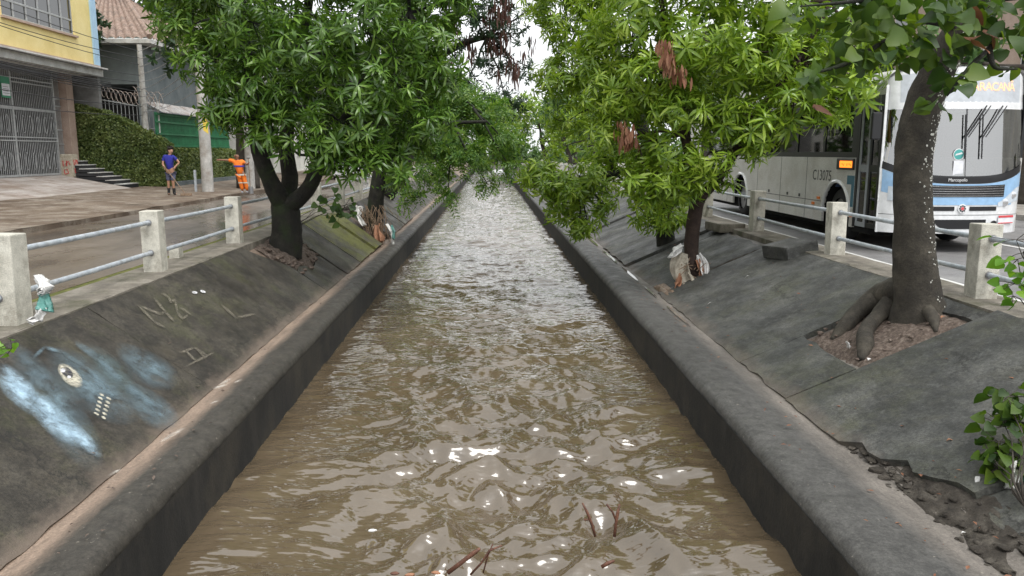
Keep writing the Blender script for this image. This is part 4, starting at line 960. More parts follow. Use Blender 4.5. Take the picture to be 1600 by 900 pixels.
for s_ in (0, 1):
    X = lambda x: x if s_ == 0 else BW-x
    a_, b_ = sorted((X(.10), X(.60))); o = fpatch('headlight', 'lens_clear', a_, b_, lambda x: .77+.10*sm(.5, .95, abs(x-C)/C), lambda x: .84+.26*sm(.5, .9, abs(x-C)/C), .012, 18, 5)
    for cx, cz, r in ((.46, .835, .062), (.28, .955, .055)):
        q = MB(); x = X(cx); y = fy(x, cz)-.02; q.tube([(x, y+.03, cz), (x, y-.002, cz), (x, y-.004, cz)], [r, r, r*.8], 16); q.build('lamp', 'chrome', o, smooth=True)
q = MB(); q.tube([(C, .0-.008, .742), (C, -.022, .742)], .075, 24); em = q.build('emblem', 'bus_white_clean', BUS, smooth=True)
q = MB()
for k in range(8):
    a = k*math.pi/4; q.box((C+.045*math.cos(a), -.024, .742+.045*math.sin(a)), (.026, .006, .026), m=Matrix.Rotation(-a, 3, 'Y'))
q.build('emblem_ring', 'letter_grey', em); q = MB(); q.tube([(C, -.022, .742), (C, -.028, .742)], .026, 14); q.build('emblem_centre', 'plate_red', em)
text('Marcopolo', .075, 'letter_white', BUS, Matrix.Translation((C-.12, -.012, wsb(C)-.012)) @ Matrix.Rotation(R(90), 4, 'X'), 'maker_name', .002)
q = MB(); x = BW-.40; y = fy(x, .55); rot = Matrix.Rotation(math.atan((fy(x+.05, .55)-fy(x-.05, .55))/.1), 3, 'Z'); q.box((x, y-.012, .555), (.36, .012, .13), m=rot); pl = q.build('number_plate', 'paper', BUS)
q = MB(); q.box((x, y-.022, .605), (.36, .006, .035), m=rot); q.box((x, y-.022, .497), (.36, .006, .014), m=rot); q.build('plate_band', 'plate_red', pl)
# wipers
for i, x in enumerate((C-.02, C+.28)):
    q = MB(); top = Vector((x+.34, fy(x+.3, 2.36)-.03, 2.40)); mid = Vector((x-.02, fy(x, 1.9)-.035, 1.88))
    q.tube([top, mid], .012, 6); q.tube([top+Vector((.07, 0, 0)), mid+Vector((.06, 0, .02))], .009, 6)
    q.tube([Vector((x-.02, fy(x, 2.2)-.03, 2.26)), Vector((x-.02, fy(x, 1.5)-.03, 1.55))], .013, 6); q.build('wiper', 'bus_black', BUS)
# stickers in the windscreen
x = C-.12; q = MB(); y = fy(x, 1.62)-.004; q.tube([(x, y, 1.62), (x, y-.004, 1.62)], .095, 24); st = q.build('round_sticker', 'letter_white', BUS)
q = MB(); q.tube([(x, y-.003, 1.62), (x, y-.006, 1.62)], .082, 24); q.build('sticker_disc', 'sticker_teal', st)
q = MB(); q.add([(x-.06, y-.0075, 1.60), (x+.07, y-.0075, 1.63), (x+.05, y-.0075, 1.655), (x-.05, y-.0075, 1.63)], [(0, 1, 2, 3)]); q.build('sticker_wave', 'letter_white', st)
q = MB(); q.box((x, fy(x, 1.4)-.004, 1.40), (.17, .004, .24)); q.build('paper_notice', 'paper', BUS)
q = MB(); q.grid(lambda u, v: (C+.005+.012*(u-.5), fy(C, 1.3+v)-.002, 1.27+1.08*v), 2, 6); q.build('windscreen_joint', 'letter_grey', BUS)
# sides: lower skin with wheel arches, window band, roof
Y_F = .44; WF, WR = 2.1, 8.05; AR = .62
def arch(y0, y1, z0, z1):
    pts = [(y0, z0)]
    for wc in (WF, WR):
        if y0 < wc-AR and wc+AR < y1: pts += [(wc-AR, z0)]+[(wc-AR*math.cos(a), .5+AR*math.sin(a)) for a in [R(180)*k/14 for k in range(15)]]+[(wc+AR, z0)]
    pts += [(y1, z0), (y1, z1), (y0, z1)]; return pts
def tri_poly(outline, xa, xb, name, m):
    bm = bmesh.new(); v = [bm.verts.new((xa, p[0], p[1])) for p in outline]; f = bm.faces.new(v)
    r = bmesh.ops.extrude_face_region(bm, geom=[f]); bmesh.ops.translate(bm, vec=(xb-xa, 0, 0), verts=[e for e in r['geom'] if isinstance(e, bmesh.types.BMVert)])
    bmesh.ops.recalc_face_normals(bm, faces=bm.faces); bmesh.ops.triangulate(bm, faces=[f for f in bm.faces if len(f.verts) > 4])
    me = bpy.data.meshes.new(name); bm.to_mesh(me); bm.free(); me.materials.append(MATS[m]); o = ensure(bpy.data.objects.new(name, me)); o.parent = BUS; return o
DOOR = (.47, 1.27)
for x0, x1, y0 in ((0, .05, DOOR[1]+.08), (BW-.05, BW, Y_F)):
    tri_poly(arch(y0, BL, .32, 1.56), x0, x1, 'side_panel', 'bus_white')
q = MB(); q.span((0, Y_F-.02, .32), (.05, DOOR[0]-.03, 2.75)); q.build('corner_pillar', 'bus_white_clean', BUS, bevel=.008)
for x0, x1 in ((0, .05), (BW-.05, BW)):
    y0 = DOOR[1]+.08 if x0 == 0 else Y_F
    q = MB(); q.span((x0, y0, 1.562), (x1, BL, 1.66)); q.span((x0, y0, 2.48), (x1, BL, 2.60))
    ps = [y0] if x0 else [DOOR[1]+.08]
    yy = y0
    while yy < BL: q.span((x0+.001, yy, 1.66), (x1-.001, min(BL, yy+(.20 if yy == y0 else .1)), 2.48)); yy += 1.42
    q.build('window_band', 'bus_black', BUS)
    yy = y0+.0
    while yy+1.4 < BL:
        q = MB(); a = yy+(.2 if yy == y0 else .1); q.span((x0+.02, a, 1.66), (x0+.028, yy+1.42, 2.48)); wn = q.build('window', 'glass_side', BUS)
        q = MB(); q.span((x0+.01, a, 2.16), (x0+.035, yy+1.42, 2.19)); q.span((x0+.012, a+.62, 2.19), (x0+.033, a+.65, 2.48)); q.build('window_bar', 'bus_black', wn); yy += 1.42
b = MB(); prof = [(0.0, 2.6), (.0, 2.78), (.05, 2.90), (.16, 2.99), (.45, 3.05), (BW/2, 3.07), (BW-.45, 3.05), (BW-.16, 2.99), (BW-.05, 2.90), (BW, 2.78), (BW, 2.6)]
b.grid(lambda u, v: (prof[int(round(u*10))][0], .42+(BL-.42)*v, prof[int(round(u*10))][1]), 11, 4); b.build('roof', 'bus_white', BUS, smooth='all')
q = MB(); q.span((.05, BL-.05, .32), (BW-.05, BL, 2.75)); q.span((.1, 1.0, .5), (BW-.1, BL-.1, .62)); q.build('rear_and_floor', 'bus_inner', BUS)
q = MB(); q.span((.15, 1.0, .22), (BW-.15, BL-.3, .48)); q.build('underframe', 'bus_under', BUS)
# arch trims, wheels
for wc in (WF, WR):
    q = MB(); q.tube([(-.004, wc-AR*math.cos(a), .5+AR*math.sin(a)) for a in [R(180)*k/16 for k in range(17)]], .035, 6); q.build('arch_trim', 'bus_white_clean', BUS, smooth=True)
    q = MB(); q.grid(lambda u, v: (.04+.5*v, wc-AR*math.cos(u*math.pi), .5+AR*math.sin(u*math.pi)), 16, 2); q.span((.5, wc-AR, .2), (.52, wc+AR, 1.1)); q.build('wheel_well', 'bus_under', BUS)
    for x in (.08, BW-.38):
        q = MB(); pr = [(0, .30), (0, .40), (.03, .47), (.08, .5), (.22, .5), (.27, .47), (.3, .40), (.3, .30)]; n = 28
        vs = [(x+a, wc+r*math.cos(k*6.2832/n), .5+r*math.sin(k*6.2832/n)) for k in range(n) for a, r in pr]; m_ = len(pr)
        q.add(vs, [(k*m_+j, k*m_+j+1, ((k+1) % n)*m_+j+1, ((k+1) % n)*m_+j) for k in range(n) for j in range(m_-1)]); wh = q.build('wheel', 'rubber', BUS, smooth=True)
        q = MB(); xs = x+.04 if x < 1 else x+.26; q.tube([(xs, wc, .5), (xs+.1*(1 if x < 1 else -1), wc, .5), (xs+.12*(1 if x < 1 else -1), wc, .5)], [.3, .24, .1], 24); q.tube([(xs-.02, wc, .5), (xs+.1, wc, .5)], .09, 12)
        for k in range(8): q.tube([(xs+.03, wc+.16*math.cos(k*.785), .5+.16*math.sin(k*.785)), (xs+.09, wc+.16*math.cos(k*.785), .5+.16*math.sin(k*.785))], .018, 6)
        q.build('rim', 'steel_grey', wh, smooth=True)
# door leaves
dw = (DOOR[1]-DOOR[0])/2
for k in range(2):
    y0 = DOOR[0]+k*dw+.015; y1 = y0+dw-.03; q = MB()
    q.span((.01, y0, .36), (.05, y0+.06, 2.48)); q.span((.01, y1-.06, .36), (.05, y1, 2.48))
    for z0, z1 in ((.36, .44), (1.32, 1.44), (2.40, 2.48)): q.span((.011, y0+.06, z0), (.049, y1-.06, z1))
    lf = q.build('door_leaf', 'bus_inner' if k else 'bus_black', BUS)
    for z0, z1 in ((.44, 1.32), (1.44, 2.40)):
        q = MB(); q.span((.026, y0+.06, z0), (.032, y1-.06, z1)); q.build('pane', 'glass_side', lf)
q = MB(); q.span((.002, DOOR[0]-.03, 2.48), (.05, DOOR[1]+.08, 2.62)); q.span((.002, DOOR[1]+.0, .34), (.05, DOOR[1]+.08, 2.48)); q.build('door_frame', 'bus_black', BUS)
for y, bow in ((.68, .08), (1.05, -.06)):
    q = MB(); q.tube([(.22, y, .9), (.22, y+bow, 1.3), (.22, y-bow, 1.8), (.22, y+bow*.5, 2.35)], .024, 8); q.build('grab_pole', 'bus_yellow', BUS, smooth=True)
for y in (2.6, 4.2, 5.8, 7.4): q = MB(); q.tube([(1.2, y, .6), (1.2, y, 2.7)], .018, 8); q.build('grab_pole', 'bus_yellow', BUS, smooth=True)
for r_ in range(8):
    for x in (.12, 1.5):
        y = 2.3+r_*1.0; q = MB(); q.span((x, y, 1.0), (x+.86, y+.42, 1.08)); q.span((x, y+.4, 1.05), (x+.86, y+.48, 1.72)); q.build('seat', 'seat_blue', BUS, bevel=.02)
q = MB(); q.span((.1, .50, .6), (BW-.1, .95, 1.25)); q.build('dashboard', 'bus_inner', BUS, bevel=.04)
q = MB(); q.tube([(1.85+.21*math.cos(k*.3927), 1.05+.12*math.sin(k*.3927), 1.38+.17*math.sin(k*.3927)) for k in range(17)], .016, 6); q.build('steering_wheel', 'bus_black', BUS)
# side sign, number, panel seams, blue mark, reflectors, mirror
q = MB(); q.span((-.03, 1.38, 1.34), (.0, 2.12, 1.545)); sg = q.build('side_sign', 'bus_black', BUS, bevel=.02)
q = MB(); q.span((-.036, 1.44, 1.38), (-.031, 1.96, 1.50)); q.build('sign_lamps', 'led_orange', sg)
q = MB()
for k in range(9):
    if k in (4,): continue
    q.span((-.038, 1.48+k*.05, 1.41+.02*(k % 3)), (-.0365, 1.50+k*.05, 1.44+.015*(k % 2)))
q.build('sign_gaps', 'bus_black', sg)
Mside = lambda y, z: Matrix.Translation((-.003, y, z)) @ Matrix.Rotation(R(-90), 4, 'Z') @ Matrix.Rotation(R(90), 4, 'X')
text('C13075', .29, 'letter_grey', BUS, Mside(2.82, 1.20), 'fleet_number', .001)
q = MB(); q.span((-.005, 1.36, 1.08), (-.0, 1.66, 1.24)); q.span((-.0045, 1.36, .68), (-.0, 1.47, 1.082)); q.build('blue_mark', 'bus_teal', BUS, bevel=.002)
q = MB()
for y in (3.6, 5.1, 6.7, 9.2): q.span((-.003, y, .33), (.0, y+.012, 1.56))
q.span((-.0035, 2.75, .70), (.0, 7.4, .712)); q.span((-.0035, 8.7, .70), (.0, BL, .712)); q.build('panel_seam', 'letter_grey', BUS)
for y, z in ((3.1, .62), (2.85, .74), (1.36, .5)): q = MB(); q.span((-.02, y, z), (.0, y+.12, z+.05)); q.build('side_reflector', 'amber', BUS)
for y in (3.9, 4.6, 5.8): q = MB(); q.span((-.02, y, .74), (.0, y+.05, .80)); q.build('latch', 'letter_grey', BUS)
q = MB(); q.tube([(.05, .5, 2.35), (-.14, .32, 2.45), (-.22, .25, 2.25)], .018, 6); q.span((-.30, .2, 1.86), (-.14, .28, 2.30)); q.build('mirror', 'bus_black', BUS, bevel=.02)

# ================================================================== YELLOW BUILDING
YB = thing('apartment_building', (-17.5, 30, .66), 'pale yellow apartment building with sky blue pilasters over a grey garage gate', 'building')
fx = -17.5; q = MB()
wy0, wy1, wz0, wz1 = 30.05, 35.1, 6.52, 8.75
for y0, y1, z0, z1 in ((10, wy0, 5.3, 13), (wy1, 37, 5.3, 13), (wy0, wy1, 5.3, wz0), (wy0, wy1, wz1, 13)): q.span((fx-.25, y0, z0), (fx, y1, z1))
q.span((-30, 36.75, 5.3), (fx-.25, 37, 13)); q.span((-30, 10, 12.8), (fx-.25, 36.75, 13)); q.build('wall', 'wall_yellow', YB)
for y0, y1 in ((36.55, 37.03), (28.7, 29.25), (20, 20.5)): q = MB(); q.span((fx, y0, 5.3), (fx+.06, y1, 13)); q.build('pilaster', 'trim_blue', YB)
q = MB(); q.span((-30, 10, 5.0), (fx+.12, 37.1, 5.3)); q.span((fx-.1, 10, 5.302), (fx+.35, 37.1, 5.36)); q.build('floor_slab', 'trim_white', YB, bevel=.01)
q = MB(); q.span((fx+.0, 10, 5.36), (fx+.3, 36.5, 5.42)); q.build('ledge_tiles', 'wall_pink', YB)
wn = MB(); F_ = .06
for y in np.linspace(wy0, wy1, 7): wn.span((fx-.15, y-.03, wz0), (fx-.06, y+.03, wz1))
for z in (wz0+.03, 7.12, wz1-.03): wn.span((fx-.148, wy0, z-.035), (fx-.062, wy1, z+.035))
wo_ = wn.build('window', 'grille_paint', YB)
yy = np.linspace(wy0, wy1, 7)
for i in range(6):
    for z0, z1 in ((wz0+.06, 7.08), (7.16, wz1-.06)):
        q = MB(); q.span((fx-.11, yy[i]+.03, z0), (fx-.10, yy[i+1]-.03, z1)); q.build('pane', 'glass_home', wo_)
q = MB(); q.span((fx-.02, wy0-.1, wz0-.09), (fx+.10, wy1+.12, wz0-.01)); q.build('sill', 'wall_pink', wo_)
q = MB(); q.grid(lambda u, v: (fx-.6+.05*math.sin(u*60), wy0+(wy1-wy0)*(.36+.24*u), wz0+v*2.2), 60, 2); q.build('curtain', 'curtain', wo_)
q = MB(); q.span((-24.2, 9, .6), (-24, 37, 5.0)); q.span((-24, 8.8, .6), (-18.6, 9, 5)); q.build('garage_back', 'garage_dark', YB)
q = MB(); q.span((-18.9, 35.55, .66), (-18.3, 36.1, 5.0)); q.build('entrance_pillar', 'wall_pink', YB)
q = MB(); q.span((-24, 36.76, .3), (fx-.0, 36.99, 5.0)); q.span((-18.9, 36.1, .66), (-18.75, 36.76, 5)); q.build('ground_floor_wall', 'wall_grey', YB)
# garage gate with its bars, and the side grille
GT = thing('garage_gate', (-18.45, 34.7, .68), 'tall grey barred garage gate with scrollwork at the top of the ramp', 'gate')
def bars(root, y0, y1, z0, z1, n, x=-18.45, rails=(), name='bars', posts=True):
    q = MB()
    for k in range(n): y = y0+(y1-y0)*(k+.5)/n; q.tube([(x, y, z0), (x, y, z1)], .014, 5)
    q.build(name, 'grille_paint', root, kind='stuff')
    for z, h in rails: q = MB(); q.span((x-.03, y0, z-h/2), (x+.03, y1, z+h/2)); q.build('cross_rail', 'grille_paint', root)
    if posts:
        for y in (y0, (y0+y1)/2 if y1-y0 < 12 else y1-3.0, y1): q = MB(); q.span((x-.04, y-.04, z0), (x+.04, y+.04, z1)); q.build('gate_post', 'grille_paint', root)
bars(GT, 21, 34.7, .70, 4.98, 112, rails=((.74, .08), (2.1, .05), (2.24, .05), (3.35, .12), (4.35, .05), (4.5, .05)))
q = MB()
for k in range(26):
    y = 21.4+k*.52
    for zc in (1.3, 2.75):
        for s_ in (-1, 1): q.tube([(-18.42, y+s_*.10*math.sin(a), zc+.34*math.cos(a)*1.0) for a in [R(180)*j/8 for j in range(9)]], .012, 4)
q.build('scrollwork', 'grille_paint', GT, kind='stuff')
bars(GT, 34.85, 35.5, 1.5, 4.98, 7, x=-18.6, rails=((3.9, .05), (3.6, .05), (2.6, .04), (2.0, .04)), name='side_bars', posts=False)
SG = thing('notice_board', (-18.38, 31.3, 3.7), 'white notice with green header hung on the garage gate', 'sign')
q = MB(); q.span((-18.40, 31.02, 3.7), (-18.37, 31.58, 4.48)); q.build('board', 'sign_green', SG); q = MB(); q.span((-18.368, 31.05, 3.78), (-18.364, 31.55, 4.22)); pp = q.build('notice_sheet', 'paper', SG)
q = MB()
for k in range(4): q.span((-18.363, 31.1, 3.86+k*.08), (-18.361, 31.5-.06*(k % 2), 3.875+k*.08))
q.build('notice_lines', 'letter_grey', pp)
q = MB(); q.box((-18.2, 35.0, 1.08), (.55, .5, .98)); o = q.build('stone_pillar', 'stone_pillar', bevel=.03); tag(o, 'short cream stone pillar with red graffiti beside the steps', 'pillar')
q = MB()
for a in ([(-.12, .28), (-.12, .05), (.05, .05), (.05, .28)], [(.0, .12), (.14, .26), (.2, .1)], [(-.08, -.28), (-.1, -.12), (.05, -.08), (.1, -.25), (-.06, -.3)]):
    q.tube([(-17.92, 35.0+y*.9, 1.06+z) for y, z in a], .022, 5); q.tube([(-18.2+y*.9, 34.745, 1.02+z) for y, z in a], .022, 5)
q.build('graffiti', 'red_paint', o)
# steps
ST = thing('entrance_steps', (-17, 35.6, .13), 'dark steps with white nosings between stone pillar and clipped hedge', 'steps')
for k in range(7):
    x1 = -15.9-.36*k; z = .13+.165*(k+1); q = MB(); q.span((-18.45, 34.95-.0, z-.165), (x1, 36.45, z-.03)); s1_ = q.build('step', 'garage_dark', ST)
    q = MB(); q.span((x1-.42, 34.93, z-.03), (x1+.02, 36.45, z)); q.build('nosing', 'trim_white', s1_)
# parked car behind the gate
CAR = thing('parked_car', (-20.35, 30.5, .66), 'white car parked behind the bars of the garage gate', 'car')
OFF[CAR.name] = Vector((0, 0, 0)); 
def car(root, paint):
    sec = [(-2.0, .35, .80, .80), (-1.95, .25, .92, .83), (-1.1, .22, 1.02, .85), (1.4, .22, 1.05, .85), (1.95, .25, 1.0, .83), (2.02, .4, .8, .8)]
    b = MB(); n = 8
    for y, z0, z1, w_ in sec: b.v += [(-w_*.92, y, z0), (-w_, y, z0+.2), (-w_, y, z1-.15), (-w_*.93, y, z1), (w_*.93, y, z1), (w_, y, z1-.15), (w_, y, z0+.2), (w_*.92, y, z0)]
    b.f += [(i*n+j, i*n+(j+1) % n, (i+1)*n+(j+1) % n, (i+1)*n+j) for i in range(len(sec)-1) for j in range(n)]+[tuple(range(n)), tuple((len(sec)-1)*n+j for j in range(n))]
    b.build('body', paint, root, smooth=True, bevel=.03)
    c = MB(); sec = [(-1.15, 1.0, 1.02, .78), (-.45, 1.0, 1.46, .68), (1.0, 1.0, 1.5, .68), (1.75, 1.0, 1.08, .76)]
    for y, z0, z1, w_ in sec: c.v += [(-.8, y, z0), (-w_, y, z1), (w_, y, z1), (.8, y, z0)]
    c.f += [(i*4+j, i*4+(j+1) % 4, (i+1)*4+(j+1) % 4, (i+1)*4+j) for i in range(3) for j in range(4)]+[(0, 1, 2, 3), (12, 13, 14, 15)]; cb = c.build('cabin_glass', 'car_glass', root, smooth=True, bevel=.03)
    q = MB(); q.grid(lambda u, v: (-.69+1.38*u, -.48+1.5*v, 1.478+.03*v+.03*math.sin(u*3.14)), 8, 4)
    for s_ in (-1, 1):
        for a, e in (((.8, -1.15, 1.02), (.69, -.45, 1.47)), ((.69, 1.0, 1.51), (.79, 1.75, 1.09)), ((.81, .25, 1.02), (.70, .25, 1.49))): q.tube([(s_*a[0], a[1], a[2]), (s_*e[0], e[1], e[2])], .04, 6)
    q.build('roof', paint, root, smooth=True)
    for x in (-.78, .78):
        for y in (-1.25, 1.25):
            q = MB(); q.tube([(x-.1, y, .31), (x-.08, y, .31), (x+.08, y, .31), (x+.1, y, .31)], [.26, .31, .31, .26], 20); wh = q.build('wheel', 'rubber', root, smooth=True)
            q = MB(); q.tube([(x-.11, y, .31), (x+.11, y, .31)], .19, 14); q.build('rim', 'steel_grey', wh, smooth=True)
    for x in (-.62, .62):
        for y, m in ((-2.0, 'lens_clear'), (1.98, 'plate_red')): q = MB(); q.box((x, y, .78), (.3, .1, .14)); q.build('headlight' if y < 0 else 'tail_light', m, root, bevel=.02)
car(CAR, 'car_white'); CAR.rotation_euler = (0, 0, math.pi)
C2 = thing('parked_car', (12.6, 31, -.065), 'white car parked across the right road, glimpsed through the leaves', 'car'); OFF[C2.name] = Vector((0, 0, 0)); car(C2, 'car_white')
C3 = thing('parked_car', (12.6, 39, -.065), 'grey car parked behind the white one across the right road', 'car'); OFF[C3.name] = Vector((0, 0, 0)); car(C3, 'car_grey')
C4 = thing('parked_car', (-9.0, 52, -.07), 'white car standing far along the wet left road', 'car'); OFF[C4.name] = Vector((0, 0, 0)); car(C4, 'car_white')

# ================================================================== HEDGES, FENCES, HOUSE
def hedge(name, label, shape, n, seed, core):
    rs = random.Random(seed); c0 = Vector(core[0]); root = thing(name, (c0.x, c0.y, .1), label, 'hedge'); cl = []
    for _ in range(n):
        p, nrm = shape(rs); cl.append((p, nrm+Vector((rs.gauss(0, .35), rs.gauss(0, .35), rs.gauss(0, .35))), rs.uniform(0, 6.28), rs.uniform(.8, 1.5)))
    foliage(root, cl, 'hedge', 'leaf_hedge', 300)
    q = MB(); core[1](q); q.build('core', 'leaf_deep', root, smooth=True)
def hA(rs):       # big sloping hedge facing the street corner
    u = rs.random(); x = -18.6+3.9*u; top = 3.72-1.75*u**1.5; bot = max(.15, 1.35-2.2*u)
    k = rs.random()
    if k < .62: z = bot+(top-bot)*rs.random(); e = max(0, (z-top+.35)/.35); return Vector((x, 36.42+.18*e*e+.06*sn(x*2, z*2, 3)*2, z)), Vector((0, -1, .35))
    if k < .82: return Vector((x, rs.uniform(36.5, 37.6), top+rs.gauss(0, .03))), Vector((.1, -.2, 1))
    z = rs.uniform(.15, 2.0); return Vector((-14.72+.05*sn(z*3, 2), rs.uniform(36.5, 37.6), z)), Vector((1, -.2, .3))
def coreA(q):
    for k in range(8): u = (k+.5)/8; x = -18.6+3.85*u; top = 3.62-1.75*u**1.5; bot = max(.1, 1.3-2.2*u); q.span((x-.245, 36.55, bot), (x+.245, 37.6, top))
hedge('clipped_hedge', 'tall clipped hedge sloping down from the steps to the pavement', hA, 4200, 1, ((-16.6, 37, 0), coreA))
def hB(rs):
    y = rs.uniform(37.5, 46.5); k = rs.random()
    if k < .6: z = rs.uniform(.15, 1.72); return Vector((-14.62+.06*sn(y*1.5, z*2, 3)*2-.12*max(0, z-1.5), y, z)), Vector((1, -.25, .3))
    if k < .85: return Vector((rs.uniform(-15.2, -14.65), y, 1.74+rs.gauss(0, .03))), Vector((.1, -.2, 1))
    return Vector((rs.uniform(-15.2, -14.65), 46.5, rs.uniform(.15, 1.72))), Vector((0, 1, .3))
hedge('low_hedge', 'low flat-topped clipped hedge along the foot of the green fence', hB, 3600, 2, ((-14.9, 42, 0), lambda q: q.span((-15.2, 37.5, .1), (-14.74, 46.4, 1.66))))
q = MB(); q.span((-15.3, 37.4, .08), (-14.5, 47, .32)); o = q.build('hedge_kerb', 'wall_slate', bevel=.02); tag(o, 'dark low kerb under the low hedge', 'kerb')
GF = thing('green_fence', (-15.4, 42, .13), 'dark green ribbed steel fence above the low hedge', 'fence')
for k in range(9):
    y0 = 37.5+k*1.15; q = MB()
    q.grid(lambda u, v: (-15.42+(.025 if int(u*24) % 2 else 0), y0+1.13*u, .13+3.35*v), 49, 2); q.build('fence_panel', 'green_steel', GF)
for z in (1.95, 2.5, 3.05, 3.4): q = MB(); q.span((-15.39, 37.5, z-.04), (-15.34, 47.8, z+.04)); q.build('fence_rail', 'green_steel', GF)
ZC = thing('zinc_awning', (-15.6, 42, 3.5), 'grey corrugated sheets laid over the green fence top', 'awning')
for k in range(9):
    y0 = 37.7+k*1.12; q = MB(); q.grid(lambda u, v: (-15.1-.95*v, y0+1.1*u+.2*v, 3.48+.5*v+.03*math.sin(u*37.7)+.02*k % .03), 40, 2); q.build('zinc_sheet', 'zinc', ZC, smooth=True)
IF = thing('iron_fence', (-16.8, 38, .13), 'thin grey iron bars standing behind the tall hedge', 'fence')
q = MB()
for k in range(16): x = -18.2+k*.18; q.tube([(x, 38, .13), (x, 38, 4.15-.033*k)], .016, 5)
q.tube([(-18.3, 38, 4.1), (-15.4, 38, 3.6)], .03, 6); q.tube([(-18.3, 38, 3.0), (-15.4, 38, 2.7)], .025, 6); q.build('bars', 'grille_paint', IF, kind='stuff')
q = MB(); q.tube([(-15.42, 37.95, .13), (-15.42, 37.95, 4.0)], .05, 8); q.build('corner_post', 'trim_white', IF)
def coil(pts, r, turns, label, m='wire_rust'):
    q = MB(); P_ = [Vector(p) for p in pts]; a, b = P_[0], P_[-1]; d = (b-a); u = Vector((0, 0, 1)); v = d.cross(u).normalized(); L = []
    for k in range(turns*14+1): t = k/(turns*14); an = t*turns*6.2832; L.append(a+d*t+Vector((0, 0, .05*math.sin(t*9)))+(u*math.cos(an)+v*math.sin(an)*1.0+d.normalized()*.9*math.sin(an))*r)
    q.tube(L, .014, 4); o = q.build('razor_wire', m, smooth='all'); tag(o, label, 'wire')
coil([(-18.9, 37.6, 4.7), (-15.5, 37.9, 3.85)], .26, 16, 'coiled razor wire running down along the iron fence top')
coil([(-16.6, 38.2, 4.35), (-15.2, 38.2, 4.0)], .32, 5, 'larger loose razor wire loops around the slim concrete pole')
HS = thing('tiled_house', (-22, 46, .13), 'grey house with hipped clay tile roof behind the hedge', 'house')
q = MB(); q.span((-30, 42.6, .1), (-17.25, 53, 6.9)); q.span((-30, 41, 5.0), (-17.2, 42.6, 6.9)); q.span((-17.6, 41, .1), (-17.2, 42.6, 5.0)); q.build('wall', 'wall_slate', HS)
q = MB(); q.span((-29, 42.55, .2), (-17.7, 42.59, 4.9)); q.build('porch_shade_panel', 'garage_dark', HS)  # flat dark panel on the recess wall, paints in the porch's shade
q = MB(); q.span((-30.4, 40.3, 6.9), (-16.5, 53.6, 7.08)); q.build('eaves', 'trim_white', HS)
def hip(a, b, c, d, n):      # corrugated slope: eave a-b, ridge d-c
    q = MB(); a, b, c, d = map(Vector, (a, b, c, d)); nn = (b-a).cross(d-a).normalized(); nn = nn if nn.z > 0 else -nn
    q.grid(lambda u, v: (a.lerp(b, u)).lerp(d.lerp(c, u), v)+nn*(.11*abs(math.sin(u*n*3.1416))+.05*((v*14) % 1)), n*6+1, 43); return q
hip((-30.4, 40.3, 7.09), (-16.5, 40.3, 7.09), (-20.5, 47, 10.2), (-26.5, 47, 10.2), 34).build('roof', 'roof_tile', HS, smooth=True)
hip((-16.5, 40.3, 7.09), (-16.5, 53.6, 7.09), (-20.5, 47, 10.2), (-20.5, 47, 10.2), 32).build('roof', 'roof_tile', HS, smooth=True)
q = MB(); q.tube([(-16.5, 40.3, 7.2), (-20.5, 47, 10.3), (-26.5, 47, 10.3)], .14, 8); q.build('ridge_tiles', 'roof_tile', HS, smooth=True)
# buildings far along both streets
def block(name, x0, x1, y0, y1, h, m, label, side):
    cx = (x0+x1)/2; root = thing(name, (cx, (y0+y1)/2, .1), label, 'building'); q = MB(); q.span((x0, y0, .1), (x1, y1, h)); q.build('wall', m, root)
    q = MB(); q.span((x0-.2, y0-.2, h), (x1+.2, y1+.2, h+.25)); q.build('roof', 'trim_white', root); fxx = x1 if side < 0 else x0; sg = 1 if side < 0 else -1
    for fl in range(int(h//3)):
        n = int((y1-y0)//3)
        for k in range(n):
            y = y0+(k+.5)*(y1-y0)/n; z = 1.3+fl*3.0; q = MB(); q.span((fxx+sg*.004, y-.7, z), (fxx+sg*.05, y+.7, z+1.35)); wn = q.build('window', 'trim_white', root); q = MB(); q.span((fxx+sg*.02, y-.62, z+.08), (fxx+sg*.06, y+.62, z+1.27)); q.build('pane', 'glass_home', wn)
block('apartment_block', -28, -16.5, 56, 74, 9, 'wall_pale', 'pale low block along the left street beyond the tiled house', -1)
block('apartment_block', -27, -16, 80, 100, 12, 'wall_grey', 'grey block furthest along the left street', -1)
block('shop_building', 19.5, 32, 8, 24, 7, 'wall_pale', 'pale two-storey building across the right road behind the bus', 1)
block('shop_building', 19.5, 32, 27, 46, 9, 'wall_pink', 'pinkish building across the right road past the bus', 1)
block('shop_building', 19.5, 32, 50, 80, 9, 'wall_pale', 'pale building furthest along the right road', 1)

# ================================================================== POLES AND CABLES
def pole(x, y, z, h, r, label, paint=False):
    root = thing('utility_pole', (x, y, z), label, 'pole'); q = MB(); q.tube([(x, y, z-.1), (x, y, z+h*.3), (x, y, z+h*.7), (x, y, z+h)], [r, r*.92, r*.8, r*.7], 18); q.build('shaft', 'pole_concrete', root, smooth=True)
    if h > 7: q = MB(); q.span((x-.8, y-.05, z+h-.5), (x+.8, y+.05, z+h-.4)); q.build('crossarm', 'pole_concrete', root)
    if paint:
        q = MB(); rr_ = r*.93+.004; q.grid(lambda u, v: (x+rr_*math.cos(-1.4+.9*u), y+rr_*math.sin(-1.4+.9*u), z+2.45+.55*v-.15*u), 8, 3); q.build('painted_mark', 'yellow_paint', root)
    return root
pole(-11.5, 32.7, .07, 8.6, .235, 'concrete utility pole with yellow paint mark on the muddy pavement between the two workers', True)
pole(-10.75, 36.0, .07, 8.2, .2, 'pale utility pole partly hidden behind the worker in orange')
pole(-15.75, 37.25, .13, 6.3, .15, 'slim banded concrete pole rising through the razor wire by the green fence')
